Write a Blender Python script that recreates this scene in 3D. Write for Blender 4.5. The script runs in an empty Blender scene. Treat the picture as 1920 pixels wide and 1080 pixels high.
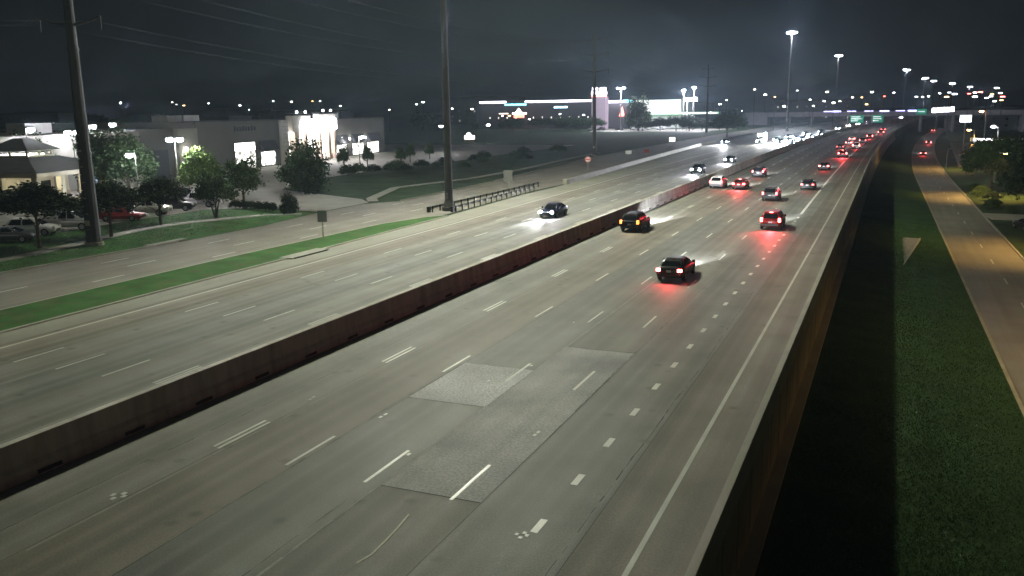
import bpy, math, random
import numpy as np
from mathutils import Matrix, Vector
random.seed(7); RS = np.random.RandomState(11)
R = math.radians
scene = bpy.context.scene

# ------------------------------------------------------------------ camera, sky, exposure
CAM_H = 12.49
PITCH, YAW, ROLL = R(11.568), R(23.286), R(-0.789)
fw = Vector((-math.sin(YAW)*math.cos(PITCH), math.cos(YAW)*math.cos(PITCH), -math.sin(PITCH)))
rt = Vector((math.cos(YAW), math.sin(YAW), 0)); up = rt.cross(fw)
cr, sr = math.cos(ROLL), math.sin(ROLL)
rgt = rt*cr + up*sr; upv = up*cr - rt*sr
cam_d = bpy.data.cameras.new('camera'); cam_d.sensor_width = 36; cam_d.lens = 1640/1920*36
cam_d.clip_start = 0.3; cam_d.clip_end = 9000
cam = bpy.data.objects.new('camera', cam_d); scene.collection.objects.link(cam)
m = Matrix((rgt, upv, -fw)).transposed().to_4x4(); m.translation = (0, 0, CAM_H); cam.matrix_world = m
scene.camera = cam

world = bpy.data.worlds.new('World'); scene.world = world; world.use_nodes = True
wn = world.node_tree; bg = wn.nodes['Background']
sky = wn.nodes.new('ShaderNodeTexSky'); sky.sky_type = 'NISHITA'; sky.sun_disc = False
sky.sun_elevation = R(-5.0); sky.sun_rotation = R(250); sky.air_density = 1.0; sky.dust_density = 4.0
# the town's night glow: an even grey-green dome, added to what little the sky still gives
add = wn.nodes.new('ShaderNodeMixRGB'); add.blend_type = 'ADD'; add.inputs[0].default_value = 1
sc_ = wn.nodes.new('ShaderNodeMixRGB'); sc_.blend_type = 'MULTIPLY'; sc_.inputs[0].default_value = 1; sc_.inputs[2].default_value = (.02, .02, .02, 1)
wn.links.new(sky.outputs[0], sc_.inputs[1]); wn.links.new(sc_.outputs[0], add.inputs[1])
add.inputs[2].default_value = (.050, .060, .066, 1)
wn.links.new(add.outputs[0], bg.inputs[0]); bg.inputs[1].default_value = 0.06
vs = scene.view_settings; vs.view_transform = 'Standard'; vs.look = 'None'; vs.exposure = 0.14; vs.gamma = 1.0; vs.use_curve_mapping = False
scene.render.engine = 'CYCLES'
scene.cycles.use_denoising = True
scene.cycles.max_bounces = 5; scene.cycles.diffuse_bounces = 2; scene.cycles.glossy_bounces = 2
scene.cycles.transmission_bounces = 2; scene.cycles.volume_bounces = 0; scene.cycles.transparent_max_bounces = 4
scene.cycles.sample_clamp_indirect = 0.35
scene.cycles.use_light_tree = True

# ------------------------------------------------------------------ helpers
COL = scene.collection
class MB:
    def __init__(s): s.v = []; s.f = []
    def add(s, vs, fs):
        n = len(s.v); s.v += [tuple(v) for v in vs]; s.f += [tuple(i+n for i in f) for f in fs]; return s
    def box(s, x0, x1, y0, y1, z0, z1):
        return s.add([(x0,y0,z0),(x1,y0,z0),(x1,y1,z0),(x0,y1,z0),(x0,y0,z1),(x1,y0,z1),(x1,y1,z1),(x0,y1,z1)],
                     [(0,3,2,1),(4,5,6,7),(0,1,5,4),(1,2,6,5),(2,3,7,6),(3,0,4,7)])
    def cbox(s, x0, x1, y0, y1, z0, z1, b):
        # box with chamfered upright edges and top edge
        r0 = [(x0+b,y0),(x1-b,y0),(x1,y0+b),(x1,y1-b),(x1-b,y1),(x0+b,y1),(x0,y1-b),(x0,y0+b)]
        cx, cy = (x0+x1)/2, (y0+y1)/2
        def ins(p):
            return (p[0]+(b if p[0] < cx else -b)*.7, p[1]+(b if p[1] < cy else -b)*.7)
        return s.loft([[(x,y,z0) for x,y in r0],[(x,y,z1-b) for x,y in r0],[(*ins(p),z1) for p in r0]])
    def quad(s, a, b, c, d): return s.add([a,b,c,d], [(0,1,2,3)])
    def poly(s, pts): return s.add(pts, [tuple(range(len(pts)))])
    def prism(s, pts, z0, z1):
        n = len(pts)
        return s.add([(x,y,z0) for x,y in pts]+[(x,y,z1) for x,y in pts],
                     [tuple(range(n))[::-1], tuple(range(n,2*n))]+[(i,(i+1)%n,(i+1)%n+n,i+n) for i in range(n)])
    def loft(s, rings, cap=True):
        n = len(rings[0]); vs = [p for r in rings for p in r]; fs = []
        for k in range(len(rings)-1):
            for i in range(n):
                j = (i+1) % n; fs.append((k*n+i, k*n+j, (k+1)*n+j, (k+1)*n+i))
        if cap: fs.append(tuple(range(n))[::-1]); fs.append(tuple(range((len(rings)-1)*n, len(rings)*n)))
        return s.add(vs, fs)
    def tube(s, pts, rad, n=8, cap=True):
        pts = [Vector(p) for p in pts]
        if not isinstance(rad, (list, tuple)): rad = [rad]*len(pts)
        rings = []
        for i, p in enumerate(pts):
            d = (pts[min(i+1,len(pts)-1)]-pts[max(i-1,0)]).normalized()
            a = Vector((0,0,1)) if abs(d.z) < .9 else Vector((1,0,0))
            u = d.cross(a).normalized(); w = d.cross(u)
            rings.append([tuple(p+(u*math.cos(2*math.pi*k/n)+w*math.sin(2*math.pi*k/n))*rad[i]) for k in range(n)])
        return s.loft(rings, cap)
    def ball(s, c, rx, ry, rz, n=10, m=6):
        rings = []
        for k in range(m+1):
            t = math.pi*(k+.02)/(m+.04)
            rings.append([(c[0]+rx*math.sin(t)*math.cos(2*math.pi*i/n), c[1]+ry*math.sin(t)*math.sin(2*math.pi*i/n), c[2]-rz*math.cos(t)) for i in range(n)])
        return s.loft(rings)
    def mesh(s, name='mesh', smooth=False):
        me = bpy.data.meshes.new(name); me.from_pydata(s.v, [], s.f); me.update()
        if smooth: me.polygons.foreach_set('use_smooth', [True]*len(me.polygons))
        return me
def put(name, me, mat, parent=None, loc=None, rot=None, scale=None):
    if isinstance(me, MB): me = me.mesh(name)
    o = bpy.data.objects.new(name, me); COL.objects.link(o)
    if mat is not None:
        if len(me.materials) == 0: me.materials.append(mat)
        elif me.materials[0] != mat:
            o.material_slots[0].link = 'OBJECT'; o.material_slots[0].material = mat
    if parent: o.parent = parent
    if loc is not None: o.location = loc
    if rot is not None: o.rotation_euler = rot if isinstance(rot, (tuple, list)) else (0,0,rot)
    if scale is not None: o.scale = scale if isinstance(scale, (tuple, list)) else (scale,)*3
    return o
def tag(o, label=None, cat=None, group=None, kind=None):
    if label: o['label'] = label
    if cat: o['category'] = cat
    if group: o['group'] = group
    if kind: o['kind'] = kind
    return o
def thing(name, label, cat, loc=(0,0,0), rz=0, group=None, scale=1):
    o = bpy.data.objects.new(name, None); COL.objects.link(o)
    o.location = loc; o.rotation_euler = (0,0,rz); o.scale = (scale,)*3 if not isinstance(scale, tuple) else scale
    o.empty_display_size = .3
    return tag(o, label, cat, group)
def struct(name, me, mat, kind='structure'): return tag(put(name, me, mat), kind=kind)
def copy_tree(o, parent=None):
    c = o.copy(); COL.objects.link(c); c.parent = parent
    for ch in list(o.children): copy_tree(ch, c)
    return c
def lamp(name, kind, energy, color, parent=None, loc=(0,0,0), rot=None, radius=.15, **kw):
    d = bpy.data.lights.new(name, kind); d.energy = energy; d.color = color
    if kind in ('POINT', 'SPOT'): d.shadow_soft_size = radius
    for k, v in kw.items(): setattr(d, k, v)
    o = bpy.data.objects.new(name, d); COL.objects.link(o); o.location = loc
    if rot: o.rotation_euler = rot
    if parent: o.parent = parent
    return o
def cx(Y): return 7e-5*max(0., Y-170.)**2          # the highway's long bend to the right

# ------------------------------------------------------------------ materials
MATS = {}
def mat(name, col=(.5,.5,.5), rough=.7, metal=0., spec=.5, var=0., vscale=3., speck=0., bump=0., emit=0., ecol=None, streak=0., streak_ax=(1.3,.03,1), sample=True, trans=0., col2=None, c2scale=.5, lanes=False):
    if name in MATS: return MATS[name]
    M = bpy.data.materials.new(name); M.use_nodes = True; MATS[name] = M
    nt = M.node_tree; b = nt.nodes['Principled BSDF']
    b.inputs['Base Color'].default_value = (*col, 1); b.inputs['Roughness'].default_value = rough
    b.inputs['Metallic'].default_value = metal; b.inputs['Specular IOR Level'].default_value = spec
    if trans: b.inputs['Transmission Weight'].default_value = trans
    N, L = nt.nodes.new, nt.links.new
    if var or speck or streak or bump:
        geo = N('ShaderNodeNewGeometry'); fac = None
        def noise(scale, detail, amp, ax=None):
            nonlocal fac
            t = N('ShaderNodeTexNoise'); t.inputs['Scale'].default_value = scale; t.inputs['Detail'].default_value = detail
            if ax:
                mp = N('ShaderNodeMapping'); mp.inputs['Scale'].default_value = ax
                L(geo.outputs['Position'], mp.inputs[0]); L(mp.outputs[0], t.inputs['Vector'])
            else: L(geo.outputs['Position'], t.inputs['Vector'])
            mr = N('ShaderNodeMapRange'); mr.inputs[1].default_value = .25; mr.inputs[2].default_value = .75
            mr.inputs[3].default_value = 1-amp; mr.inputs[4].default_value = 1+amp
            L(t.outputs[0], mr.inputs[0])
            if fac is None: fac = mr.outputs[0]
            else:
                mu = N('ShaderNodeMath'); mu.operation = 'MULTIPLY'; L(fac, mu.inputs[0]); L(mr.outputs[0], mu.inputs[1]); fac = mu.outputs[0]
            return t
        if var: noise(vscale*.12, 5, var)
        if streak: noise(1.0, 4, streak, streak_ax)
        last = None
        if speck: last = noise(vscale*6, 3, speck)
        if fac is not None:
            if lanes:
                # tyre-polished wheel paths and a darker oil line down the middle of each lane, worn in along the road
                sx = N('ShaderNodeSeparateXYZ'); L(geo.outputs['Position'], sx.inputs[0])
                a1 = N('ShaderNodeMath'); a1.operation = 'MULTIPLY_ADD'; a1.inputs[1].default_value = 1/3.47; a1.inputs[2].default_value = 23.0/3.47+20; L(sx.outputs[0], a1.inputs[0])
                a2 = N('ShaderNodeMath'); a2.operation = 'FRACT'; L(a1.outputs[0], a2.inputs[0])
                a3 = N('ShaderNodeMath'); a3.operation = 'SUBTRACT'; a3.inputs[1].default_value = .5; L(a2.outputs[0], a3.inputs[0])
                a4 = N('ShaderNodeMath'); a4.operation = 'ABSOLUTE'; L(a3.outputs[0], a4.inputs[0])
                rp = N('ShaderNodeValToRGB'); e = rp.color_ramp.elements; e[0].position = 0; e[0].color = (.74,.74,.74,1); e[1].position = .5; e[1].color = (1.1,1.1,1.1,1)
                for ps, vl in ((.07,.80),(.13,1.0),(.22,.84),(.31,.9),(.40,1.08)): q = e.new(ps); q.color = (vl,)*3+(1,)
                L(a4.outputs[0], rp.inputs[0]); mu = N('ShaderNodeMath'); mu.operation = 'MULTIPLY'; L(fac, mu.inputs[0]); L(rp.outputs[0], mu.inputs[1]); fac = mu.outputs[0]
                vo = N('ShaderNodeTexVoronoi'); vo.inputs['Scale'].default_value = .55; L(geo.outputs['Position'], vo.inputs['Vector'])
                dr_ = N('ShaderNodeMapRange'); dr_.inputs[1].default_value = .05; dr_.inputs[2].default_value = .17; dr_.inputs[3].default_value = .62; dr_.inputs[4].default_value = 1.0; L(vo.outputs['Distance'], dr_.inputs[0])
                mu = N('ShaderNodeMath'); mu.operation = 'MULTIPLY'; L(fac, mu.inputs[0]); L(dr_.outputs[0], mu.inputs[1]); fac = mu.outputs[0]
            mx = N('ShaderNodeMixRGB'); mx.blend_type = 'MULTIPLY'; mx.inputs[0].default_value = 1; mx.inputs[1].default_value = (*col,1)
            if col2:
                t2 = N('ShaderNodeTexNoise'); t2.inputs['Scale'].default_value = c2scale; t2.inputs['Detail'].default_value = 6; L(geo.outputs['Position'], t2.inputs['Vector'])
                m2 = N('ShaderNodeMapRange'); m2.inputs[1].default_value = .46; m2.inputs[2].default_value = .66; L(t2.outputs[0], m2.inputs[0])
                mc = N('ShaderNodeMixRGB'); mc.inputs[1].default_value = (*col,1); mc.inputs[2].default_value = (*col2,1); L(m2.outputs[0], mc.inputs[0]); L(mc.outputs[0], mx.inputs[1])
            L(fac, mx.inputs[2]); L(mx.outputs[0], b.inputs['Base Color'])
        if bump:
            t = N('ShaderNodeTexNoise'); t.inputs['Scale'].default_value = vscale*8; t.inputs['Detail'].default_value = 4
            L(geo.outputs['Position'], t.inputs['Vector'])
            bp = N('ShaderNodeBump'); bp.inputs['Strength'].default_value = bump; bp.inputs['Distance'].default_value = .02
            L(t.outputs[0], bp.inputs['Height']); L(bp.outputs[0], b.inputs['Normal'])
    if emit:
        b.inputs['Emission Color'].default_value = (*(ecol or col), 1); b.inputs['Emission Strength'].default_value = emit
        if not sample: M.cycles.emission_sampling = 'NONE'
    return M
ROAD = mat('road_concrete', (.235,.23,.195), .68, var=.2, vscale=2.5, speck=.2, streak=.16, bump=.25, spec=.3, lanes=True)
ROAD_B = mat('road_concrete_brown', (.225,.208,.168), .68, var=.22, vscale=2.2, speck=.2, streak=.18, bump=.25, spec=.3, lanes=True)
ROAD_C = mat('road_concrete_grey', (.205,.208,.18), .64, var=.22, vscale=2.8, speck=.24, streak=.18, bump=.3, spec=.3, lanes=True)
PATCH = mat('road_worn_aggregate', (.56,.56,.55), .7, var=.5, vscale=1.5, speck=.5, streak=.15, bump=.5, spec=.25)
SHOULDER = mat('shoulder_concrete', (.27,.265,.215), .7, var=.14, vscale=2, speck=.08, streak=.12, bump=.2)
JOINT = mat('joint_sealant', (.04,.04,.035), .8)
SEAL = mat('joint_pale_sealant', (.38,.37,.33), .8, speck=.3)
PAINT = mat('lane_paint', (.85,.84,.78), .45, var=.06, vscale=4, speck=.12)
PAINT_OLD = mat('lane_paint_worn', (.62,.61,.54), .5, var=.15, vscale=6, speck=.25)
BARRIER = mat('barrier_concrete', (.62,.595,.53), .85, var=.14, vscale=4, speck=.1, streak=.3, streak_ax=(.3,1.4,.25), bump=.25)
WALLC = mat('wall_panel_concrete', (.30,.265,.21), .85, var=.25, vscale=3, speck=.12, streak=.25, streak_ax=(.5,1.8,.2), bump=.3)
KERB = mat('kerb_concrete', (.36,.34,.28), .8, var=.15, vscale=4, speck=.1)
FRONT = mat('frontage_concrete', (.20,.185,.155), .75, var=.18, vscale=2, speck=.1, streak=.2, bump=.2)
FRONT_R = mat('frontage_road_east', (.24,.22,.18), .75, var=.16, vscale=2, speck=.1, streak=.15, bump=.2)
LOT = mat('lot_concrete', (.27,.26,.22), .75, var=.2, vscale=2, speck=.1)
WALK = mat('sidewalk_concrete', (.34,.33,.28), .8, var=.15, vscale=5, speck=.1)
GRASS = mat('lawn_grass', (.048,.128,.034), .9, var=.3, vscale=4, speck=.2, bump=.3, spec=.1, col2=(.075,.105,.04), c2scale=.6)
BLADE = mat('grass_blade', (.058,.12,.032), .9, var=.3, vscale=4, spec=.1)
VERGE = mat('verge_grass', (.032,.066,.02), .95, var=.3, vscale=3, speck=.35, bump=.6, spec=.1)
GRASS_DARK = mat('meadow_grass', (.040,.066,.030), .95, var=.4, vscale=2, speck=.3, spec=.1)
STEEL = mat('galvanised_steel', (.42,.42,.40), .5, metal=.6, var=.12, vscale=6)
POLEM = mat('weathered_pole_steel', (.15,.145,.135), .7, metal=.2, var=.15, vscale=5, streak=.15, streak_ax=(3,3,.1))
TPOLE = mat('transmission_steel', (.085,.085,.085), .7, metal=.2, var=.15, vscale=5, streak=.15, streak_ax=(3,3,.1))
DARKM = mat('dark_painted_metal', (.03,.03,.032), .5)
BLACK = mat('black_rubber', (.015,.015,.016), .85)
RIM = mat('alloy_rim', (.35,.35,.36), .35, metal=.8)
GLASS = mat('tinted_glass', (.012,.014,.018), .08, spec=.8)
CHROME = mat('chrome', (.55,.55,.56), .2, metal=1)
PLATE = mat('plate_white', (.7,.7,.7), .5)
LENS_RED = mat('red_lens', (.30,.01,.012), .25)
LENS_CLEAR = mat('clear_lens', (.6,.6,.62), .2)
WHITE = mat('white_paint', (.75,.75,.72), .6, var=.06)
BARK = mat('bark', (.10,.075,.05), .9, var=.3, vscale=10, bump=.6)
LEAF = [mat('leaf_%s' % n, c, .65, var=.35, vscale=6, spec=.25) for n, c in (('deep', (.026,.046,.017)), ('mid', (.055,.095,.028)), ('fresh', (.12,.19,.042)))]
def glow(name, col, strength, sample=False): return mat(name, (.8,.8,.8), .5, emit=strength, ecol=col, sample=sample)
# ------------------------------------------------------------------ the setting
def frange(a, b, st):
    n = max(1, int(round((b-a)/st))); return [a+(b-a)*i/n for i in range(n+1)]
YS = frange(-60, 160, 20)+frange(175, 900, 25)[0:]+[1000,1150,1300,1500]
def interp(tab):
    xs = [t[0] for t in tab]; ys = [t[1] for t in tab]
    return lambda Y: float(np.interp(Y, xs, ys))
def ribbon(fl, fr, ys, z, thick=0.):
    mb = MB(); n = len(ys)
    vs = [(fl(y), y, z) for y in ys]+[(fr(y), y, z) for y in ys]
    mb.add(vs, [(i, n+i, n+i+1, i+1) for i in range(n-1)])
    if thick:
        vs2 = [(fl(y), y, z-thick) for y in ys]+[(fr(y), y, z-thick) for y in ys]
        mb.add(vs+vs2, [(2*n+i, i, i+1, 2*n+i+1) for i in range(n-1)]+[(n+i, 3*n+i, 3*n+i+1, n+i+1) for i in range(n-1)]+[(0, 2*n, 3*n, n), (n-1, 2*n-1, 4*n-1, 3*n-1)])
    return mb
# ground: level west of the highway, a lower bench to the east
kerb_e = lambda Y: 7.95-0.0112*(Y-50) if Y < 240 else 5.82+0.00012*(Y-240)**2
gy = frange(-400, -60, 100)+YS[1:]+[2000, 3000, 5000]
mb = MB(); prof = lambda Y: [(-5000,-.08),(-900,-.08),(-110,-.08),(-4.1+cx(min(Y,900)),-.08),(-4.0+cx(min(Y,900)),-3.45),(-1.2+cx(min(Y,900)),-3.75),(3.0+.5*cx(min(Y,900)),-4.5),(max(kerb_e(min(Y,900)),4+cx(min(Y,900))),-4.9),(kerb_e(min(Y,900))+.15+max(0,cx(min(Y,900))-kerb_e(min(Y,900))+4),-5.12),(kerb_e(min(Y,900))+7.6,-5.12),(kerb_e(min(Y,900))+7.8,-4.95),(kerb_e(min(Y,900))+60,-4.8),(900,-4.8),(5000,-4.8)]
rows = [[(x, Y, z) for x, z in prof(Y)] for Y in gy]; k = len(rows[0])
mb.add([p for r in rows for p in r], [(i*k+j, i*k+j+1, (i+1)*k+j+1, (i+1)*k+j) for i in range(len(rows)-1) for j in range(k-1)])
ground = struct('ground', mb, GRASS_DARK)

# northbound carriageway: strips of concrete between open longitudinal joints
nb = struct('northbound_highway', ribbon(lambda Y: -26.95+cx(Y), lambda Y: -4.35+cx(Y), YS, -.03), JOINT)
JX = [-26.94, -22.65, -19.0, -15.22, -11.42, -7.62, -4.36]
NBM = [ROAD, ROAD_B, ROAD_C, ROAD, ROAD_C, ROAD_B]
for i in range(6):
    put('pavement_strip', ribbon(lambda Y, a=JX[i]+.011: a+cx(Y), lambda Y, a=JX[i+1]-.011: a+cx(Y), YS, 0), NBM[i], nb)
# southbound
sbl = interp([(-60,-47.25),(70,-47.6),(92,-48.4),(126,-50.0),(139,-49.4),(300,-57.6),(420,-60),(900,-64)])
sb = struct('southbound_highway', ribbon(lambda Y: sbl(Y)+cx(Y)*.9, lambda Y: -27.56+cx(Y), YS, -.03), JOINT)
SJ = [-27.57, -31.3, -34.7, -38.0, -41.2, -44.75]
for i in range(5):
    put('pavement_strip', ribbon(lambda Y, a=SJ[i+1]+.012: a+cx(Y), lambda Y, a=SJ[i]-.012: a+cx(Y), YS, 0), [SHOULDER, ROAD, ROAD_C, ROAD, ROAD_B][i], sb)
put('shoulder_strip', ribbon(lambda Y: sbl(Y)+cx(Y)*.9+.01, lambda Y: -44.79+cx(Y), YS, 0), SHOULDER, sb)

# worn, coarser panels in the northbound lanes, and a pale sealed joint
def ragged(x0, x1, y0, y1, far=1.2, n=14, seed=1):
    rr = random.Random(seed)
    pts = [(x0, y0), (x1, y0)]+[(x1+(x0-x1)*i/n, y1+rr.uniform(-far, far)) for i in range(n+1)]
    return [(x, y, .004) for x, y in pts]
put('worn_panel', MB().poly(ragged(-18.97, -15.25, 32.3, 38.0, .06, 10, 3)), PATCH, nb)
put('worn_panel', MB().poly(ragged(-15.18, -11.45, 23.8, 42.6, .1, 6, 4)), mat('road_worn_panel', (.385,.385,.37), .7, var=.5, vscale=1.7, speck=.35, streak=.2, bump=.4, spec=.25), nb)
mb = MB(); rr = random.Random(5)
for x0, x1, y in ((-18.97,-15.25,32.27),(-15.18,-11.45,23.77),(-15.18,-11.45,42.65)): put('sawn_joint', MB().quad((x0,y-.03,.007),(x1,y-.03,.007),(x1,y+.03,.007),(x0,y+.03,.007)), JOINT, nb)
for y in frange(17, 62, .5):
    w = rr.uniform(.015, .06); mb.quad((-15.22-w,y,.008),(-15.22+w,y,.008),(-15.22+rr.uniform(.015,.06),y+.5,.008),(-15.22-w,y+.5,.008))
put('sealed_joint', mb, SEAL, nb)
for X_, y0_, y1_ in ((-19.0,14,60),(-11.42,30,52),(-24.4,14,70),(-7.9,14,60),(-15.6,14,22)):
    mb = MB(); wob = 0.
    for y in frange(y0_, y1_, .45):
        w = rr.uniform(.004, .026); nw = max(-.12, min(.12, wob+rr.uniform(-.02,.02)))
        if rr.random() < .82: mb.quad((X_+wob-w,y,.006),(X_+wob+w,y,.006),(X_+nw+w,y+.46,.006),(X_+nw-w,y+.46,.006))
        wob = nw
    put('cracked_joint', mb, JOINT, nb)
mb = MB()
for y in frange(16, 70, .6):
    w = rr.uniform(.01, .035); mb.quad((-22.5-w,y,.008),(-22.5+w,y,.008),(-22.5+w,y+.6,.008),(-22.5-w,y+.6,.008))
put('sealed_joint', mb, SEAL, nb)

# lane markings: each dash a piece of its own
DASH = MB().box(-.065, .065, 0, 3.05, .0045, .009).mesh('lane_dash')
DOT = MB().box(-.12, .12, -.46, .46, .0045, .009).mesh('lane_dot')
P40 = 12.192
def dashes(par, X, ph, y0, y1, me, matx=PAINT, step=P40, far=None, name='lane_dash'):
    k = math.ceil((y0-ph)/step); fmb = MB(); used = False
    while ph+k*step < y1:
        y = ph+k*step
        if far is None or y < far: put(name, me, matx, par, (X+cx(y), y, 0), (0,0,-(cx(y+2)-cx(y))/2))
        else: fmb.box(X+cx(y)-.07, X+cx(y)+.07, y, y+3, .0045, .009); used = True
        k += 1
    if used: tag(put('far_dashes', fmb, matx, par), kind='stuff')
for X, ph in ((-12.45,23.64), (-15.85,23.77), (-19.31,24.01), (-23.02,24.48), (-22.74,24.38)):
    dashes(nb, X, ph, 5, 620, DASH, far=300)
dashes(nb, -9.1, 22.99, 5, 108, DOT, step=3.658, name='lane_dot')
for X, ph in ((-40.99,29.87), (-37.79,29.74), (-34.59,29.68), (-31.39,29.75), (-31.12,29.65)):
    dashes(sb, X, ph, 5, 620, DASH, PAINT_OLD, far=300)
put('edge_line', ribbon(lambda Y: -5.96+cx(Y), lambda Y: -5.80+cx(Y), YS, .005), PAINT_OLD, nb)
put('gore_line', ribbon(lambda Y: -9.25-.25*min(1,(Y-107)/60)+cx(Y), lambda Y: -8.95-.25*min(1,(Y-107)/60)+cx(Y), frange(107,160,12)+YS[13:], .005), PAINT, nb)
put('edge_line', ribbon(lambda Y: -44.30-.008*max(0,Y-60)+cx(Y), lambda Y: -44.12-.008*max(0,Y-60)+cx(Y), YS, .005), PAINT_OLD, sb)
# scuffed marks and bits of rubber on the lanes
mb = MB(); sp_ = [(-13.05,19.0),(-12.93,19.6),(-12.98,20.4),(-13.06,21.2),(-13.2,22.2)]
mb.loft([[(x-.034,y,.006),(x+.034,y,.006),(x+.03,y,.014),(x-.03,y,.014)] for x, y in sp_])
tag(put('strap', mb, mat('pale_webbing', (.78,.76,.60), .7)), 'thin pale strap lying bent along the lane at the bottom of the road', 'strap')
for (x,y,s,lab) in ((-22.93,19.75,.16,'broken pavement markers in a little heap beside the double dashed line'), (-9.35,22.2,.12,'two white pavement markers below the nearest block of the dotted lane line')):
    t = thing('pavement_marker', lab, 'road marker', (x,y,0))
    for dx,dy in ((-1.1,.2),(0,-.7),(.9,.4),(.1,1.1)): put('marker_piece', MB().cbox(-s*.5,s*.5,-s*.6,s*.6,.002,.02,.008), PAINT, t, (dx*s*1.3,dy*s*1.5,0))
BUT = MB().cbox(-.06, .06, -.11, .11, .004, .014, .004).mesh('button')
for X, ph in ((-12.0,30), (-15.6,26.5), (-18.7,29.6), (-16.6,35.7), (-22.9,30.4)):
    for k2 in range(2): put('lane_button', BUT, PAINT, nb, (X+random.uniform(-.08,.08), ph+k2*random.choice((.35,.6,12.19)), 0))

# median barrier with drain slots at its foot
mbar = thing('median_barrier', 'tall stained concrete barrier dividing the two carriageways', 'barrier')
bys = [y for y in YS if y <= 900]
def ext(profile, ys, fx):
    rings = [[(fx(y)+dx, y, z) for dx, z in profile] for y in ys]; return MB().loft(rings)
slotY = [16.1+3.9*i for i in range(40)]
prof_b = [(-.31,0),(.31,0),(.31,.06),(.31,.45),(.20,.62),(.16,1.44),(-.16,1.44),(-.20,.62),(-.31,.45)]
segs = frange(-60, 900, 8)
for i in range(0, 40):
    a, b2 = -60+24*i, -60+24*(i+1)-.03
    if b2 > 900: break
    put('barrier_section', ext(prof_b, frange(a, b2, 12), lambda y: -27.26+cx(y)), BARRIER, mbar)
SLOT = MB().box(-.012, .012, 0, 1.0, .07, .22).mesh('drain_slot')
for y in slotY:
    if 12 < y < 160: put('drain_slot', SLOT, JOINT, mbar, (-26.945, y, 0))
# exit barrier on the west edge with guardrails before it
eb = thing('ramp_barrier', 'low concrete barrier with a blunt pale end along the southbound ramp', 'barrier')
ebx = interp([(138,-49.55),(300,-58.0),(420,-60.6)])
for a in frange(139, 400, 9)[:-1]:
    put('barrier_section', ext([(-.28,0),(.28,0),(.2,.3),(.13,.86),(-.13,.86),(-.2,.3)], [a, a+8.95], lambda y: ebx(y)+cx(y)), KERB, eb)
put('barrier_end', MB().cbox(-49.95,-49.15,138.0,138.95,0,.95,.08), KERB, eb)
def guardrail(p0, p1, lab):
    p0, p1 = Vector((*p0,0)), Vector((*p1,0)); d = p1-p0; n = int(d.length/1.95)
    g = thing('guardrail', lab, 'guardrail', p0, math.atan2(d.y, d.x))
    post = MB().box(-.08,.08,-.13,-.01,0,.78).mesh('post')
    for i in range(n+1): put('post', post, DARKM, g, (d.length*i/n, 0, 0))
    rail = MB().loft([[(x,.0,.46),(x,.09,.50),(x,.02,.60),(x,.09,.70),(x,.0,.76),(x,-.012,.76),(x,.005,.60),(x,-.012,.46)] for x in (-.6, d.length+.6)])
    put('rail', rail, STEEL, g); put('end_terminal', MB().cbox(-1.1,-.55,-.15,.2,.1,.8,.04), DARKM, g)
    return g
guardrail((-49.35,97.2), (-50.55,126.5), 'steel guardrail on dark posts running from the tall mast along the southbound edge')
guardrail((-52.0,96.0), (-52.4,133), 'second steel guardrail behind the tall mast beside the frontage road')

# east retaining wall: parapet, panels, footing
rw = thing('retaining_wall', 'long panelled concrete retaining wall with parapet holding up the highway', 'wall')
wy = [y for y in YS if y <= 460]
for a in frange(-60, 450, 15)[:-1]:
    put('parapet', ext([(-.5,-.3),(.0,-.3),(.0,.80),(-.26,.80),(-.34,.35),(-.5,0.02)], [a, a+7.5, a+14.97], lambda y: -3.84+cx(y)), BARRIER if a > 150 else KERB, rw)
PAN = MB().cbox(-.20, 0, .05, 2.93, -3.55, -.33, .04).mesh('wall_panel')
for i in range(0, 100):
    y = -20+3.0*i; put('wall_panel', PAN, WALLC, rw, (-3.88+cx(y), y, 0), (0,0,-(cx(y+3)-cx(y))/3))
put('wall_panel', ribbon(lambda Y: -3.93+cx(Y), lambda Y: -3.89+cx(Y), [280,320,360,400,450], -.34, 3.3), WALLC, rw)
put('footing', ext([(0,-3.6),(.55,-3.6),(.55,-3.36),(0,-3.30)], wy, lambda y: -3.9+cx(y)), KERB, rw)

# east side: verge kerbs, frontage road, drain apron
feY = [y for y in YS if y <= 700]
fe = struct('east_frontage_road', ribbon(lambda Y: kerb_e(Y)+.2, lambda Y: kerb_e(Y)+7.35, feY, -5.0), FRONT_R)
put('kerb', ribbon(kerb_e, lambda Y: kerb_e(Y)+.24, feY, -4.86, .25), mat('kerb_yellowed', (.36,.32,.22), .8, var=.2, vscale=5), fe)
put('kerb', ribbon(lambda Y: kerb_e(Y)+7.33, lambda Y: kerb_e(Y)+7.55, feY, -4.86, .25), KERB, fe)
for y in frange(30, 330, P40)[:-1]: put('lane_dash', DASH, PAINT_OLD, fe, (kerb_e(y)+3.95, y+6.4, -5.0))
da = thing('drain_apron', 'pale wedge of concrete drain apron set in the dark verge', 'drain')
put('apron_slab', MB().prism([(2.0,100.5),(4.15,121.6),(2.2,122.0),(1.7,112)], -4.75, -4.32), mat('apron_concrete', (.22,.21,.18), .85, var=.3, vscale=8, speck=.25), da)
put('kerb_edge', MB().prism([(4.16,121.7),(4.3,121.75),(2.15,100.4),(2.02,100.4)], -4.75, -4.26), KERB, da)
def vz(x, c): return float(np.interp(x, [-4.0+c,-1.2+c,3.0+.5*c,7.5+c], [-3.45,-3.75,-4.5,-4.9]))
vy = [y for y in YS if y <= 420]; vm = MB(); cols = 9
vv = [(-3.3+cx(Y)+(kerb_e(Y)+3.3-cx(Y))*j/cols, Y) for Y in vy for j in range(cols+1)]
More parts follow.
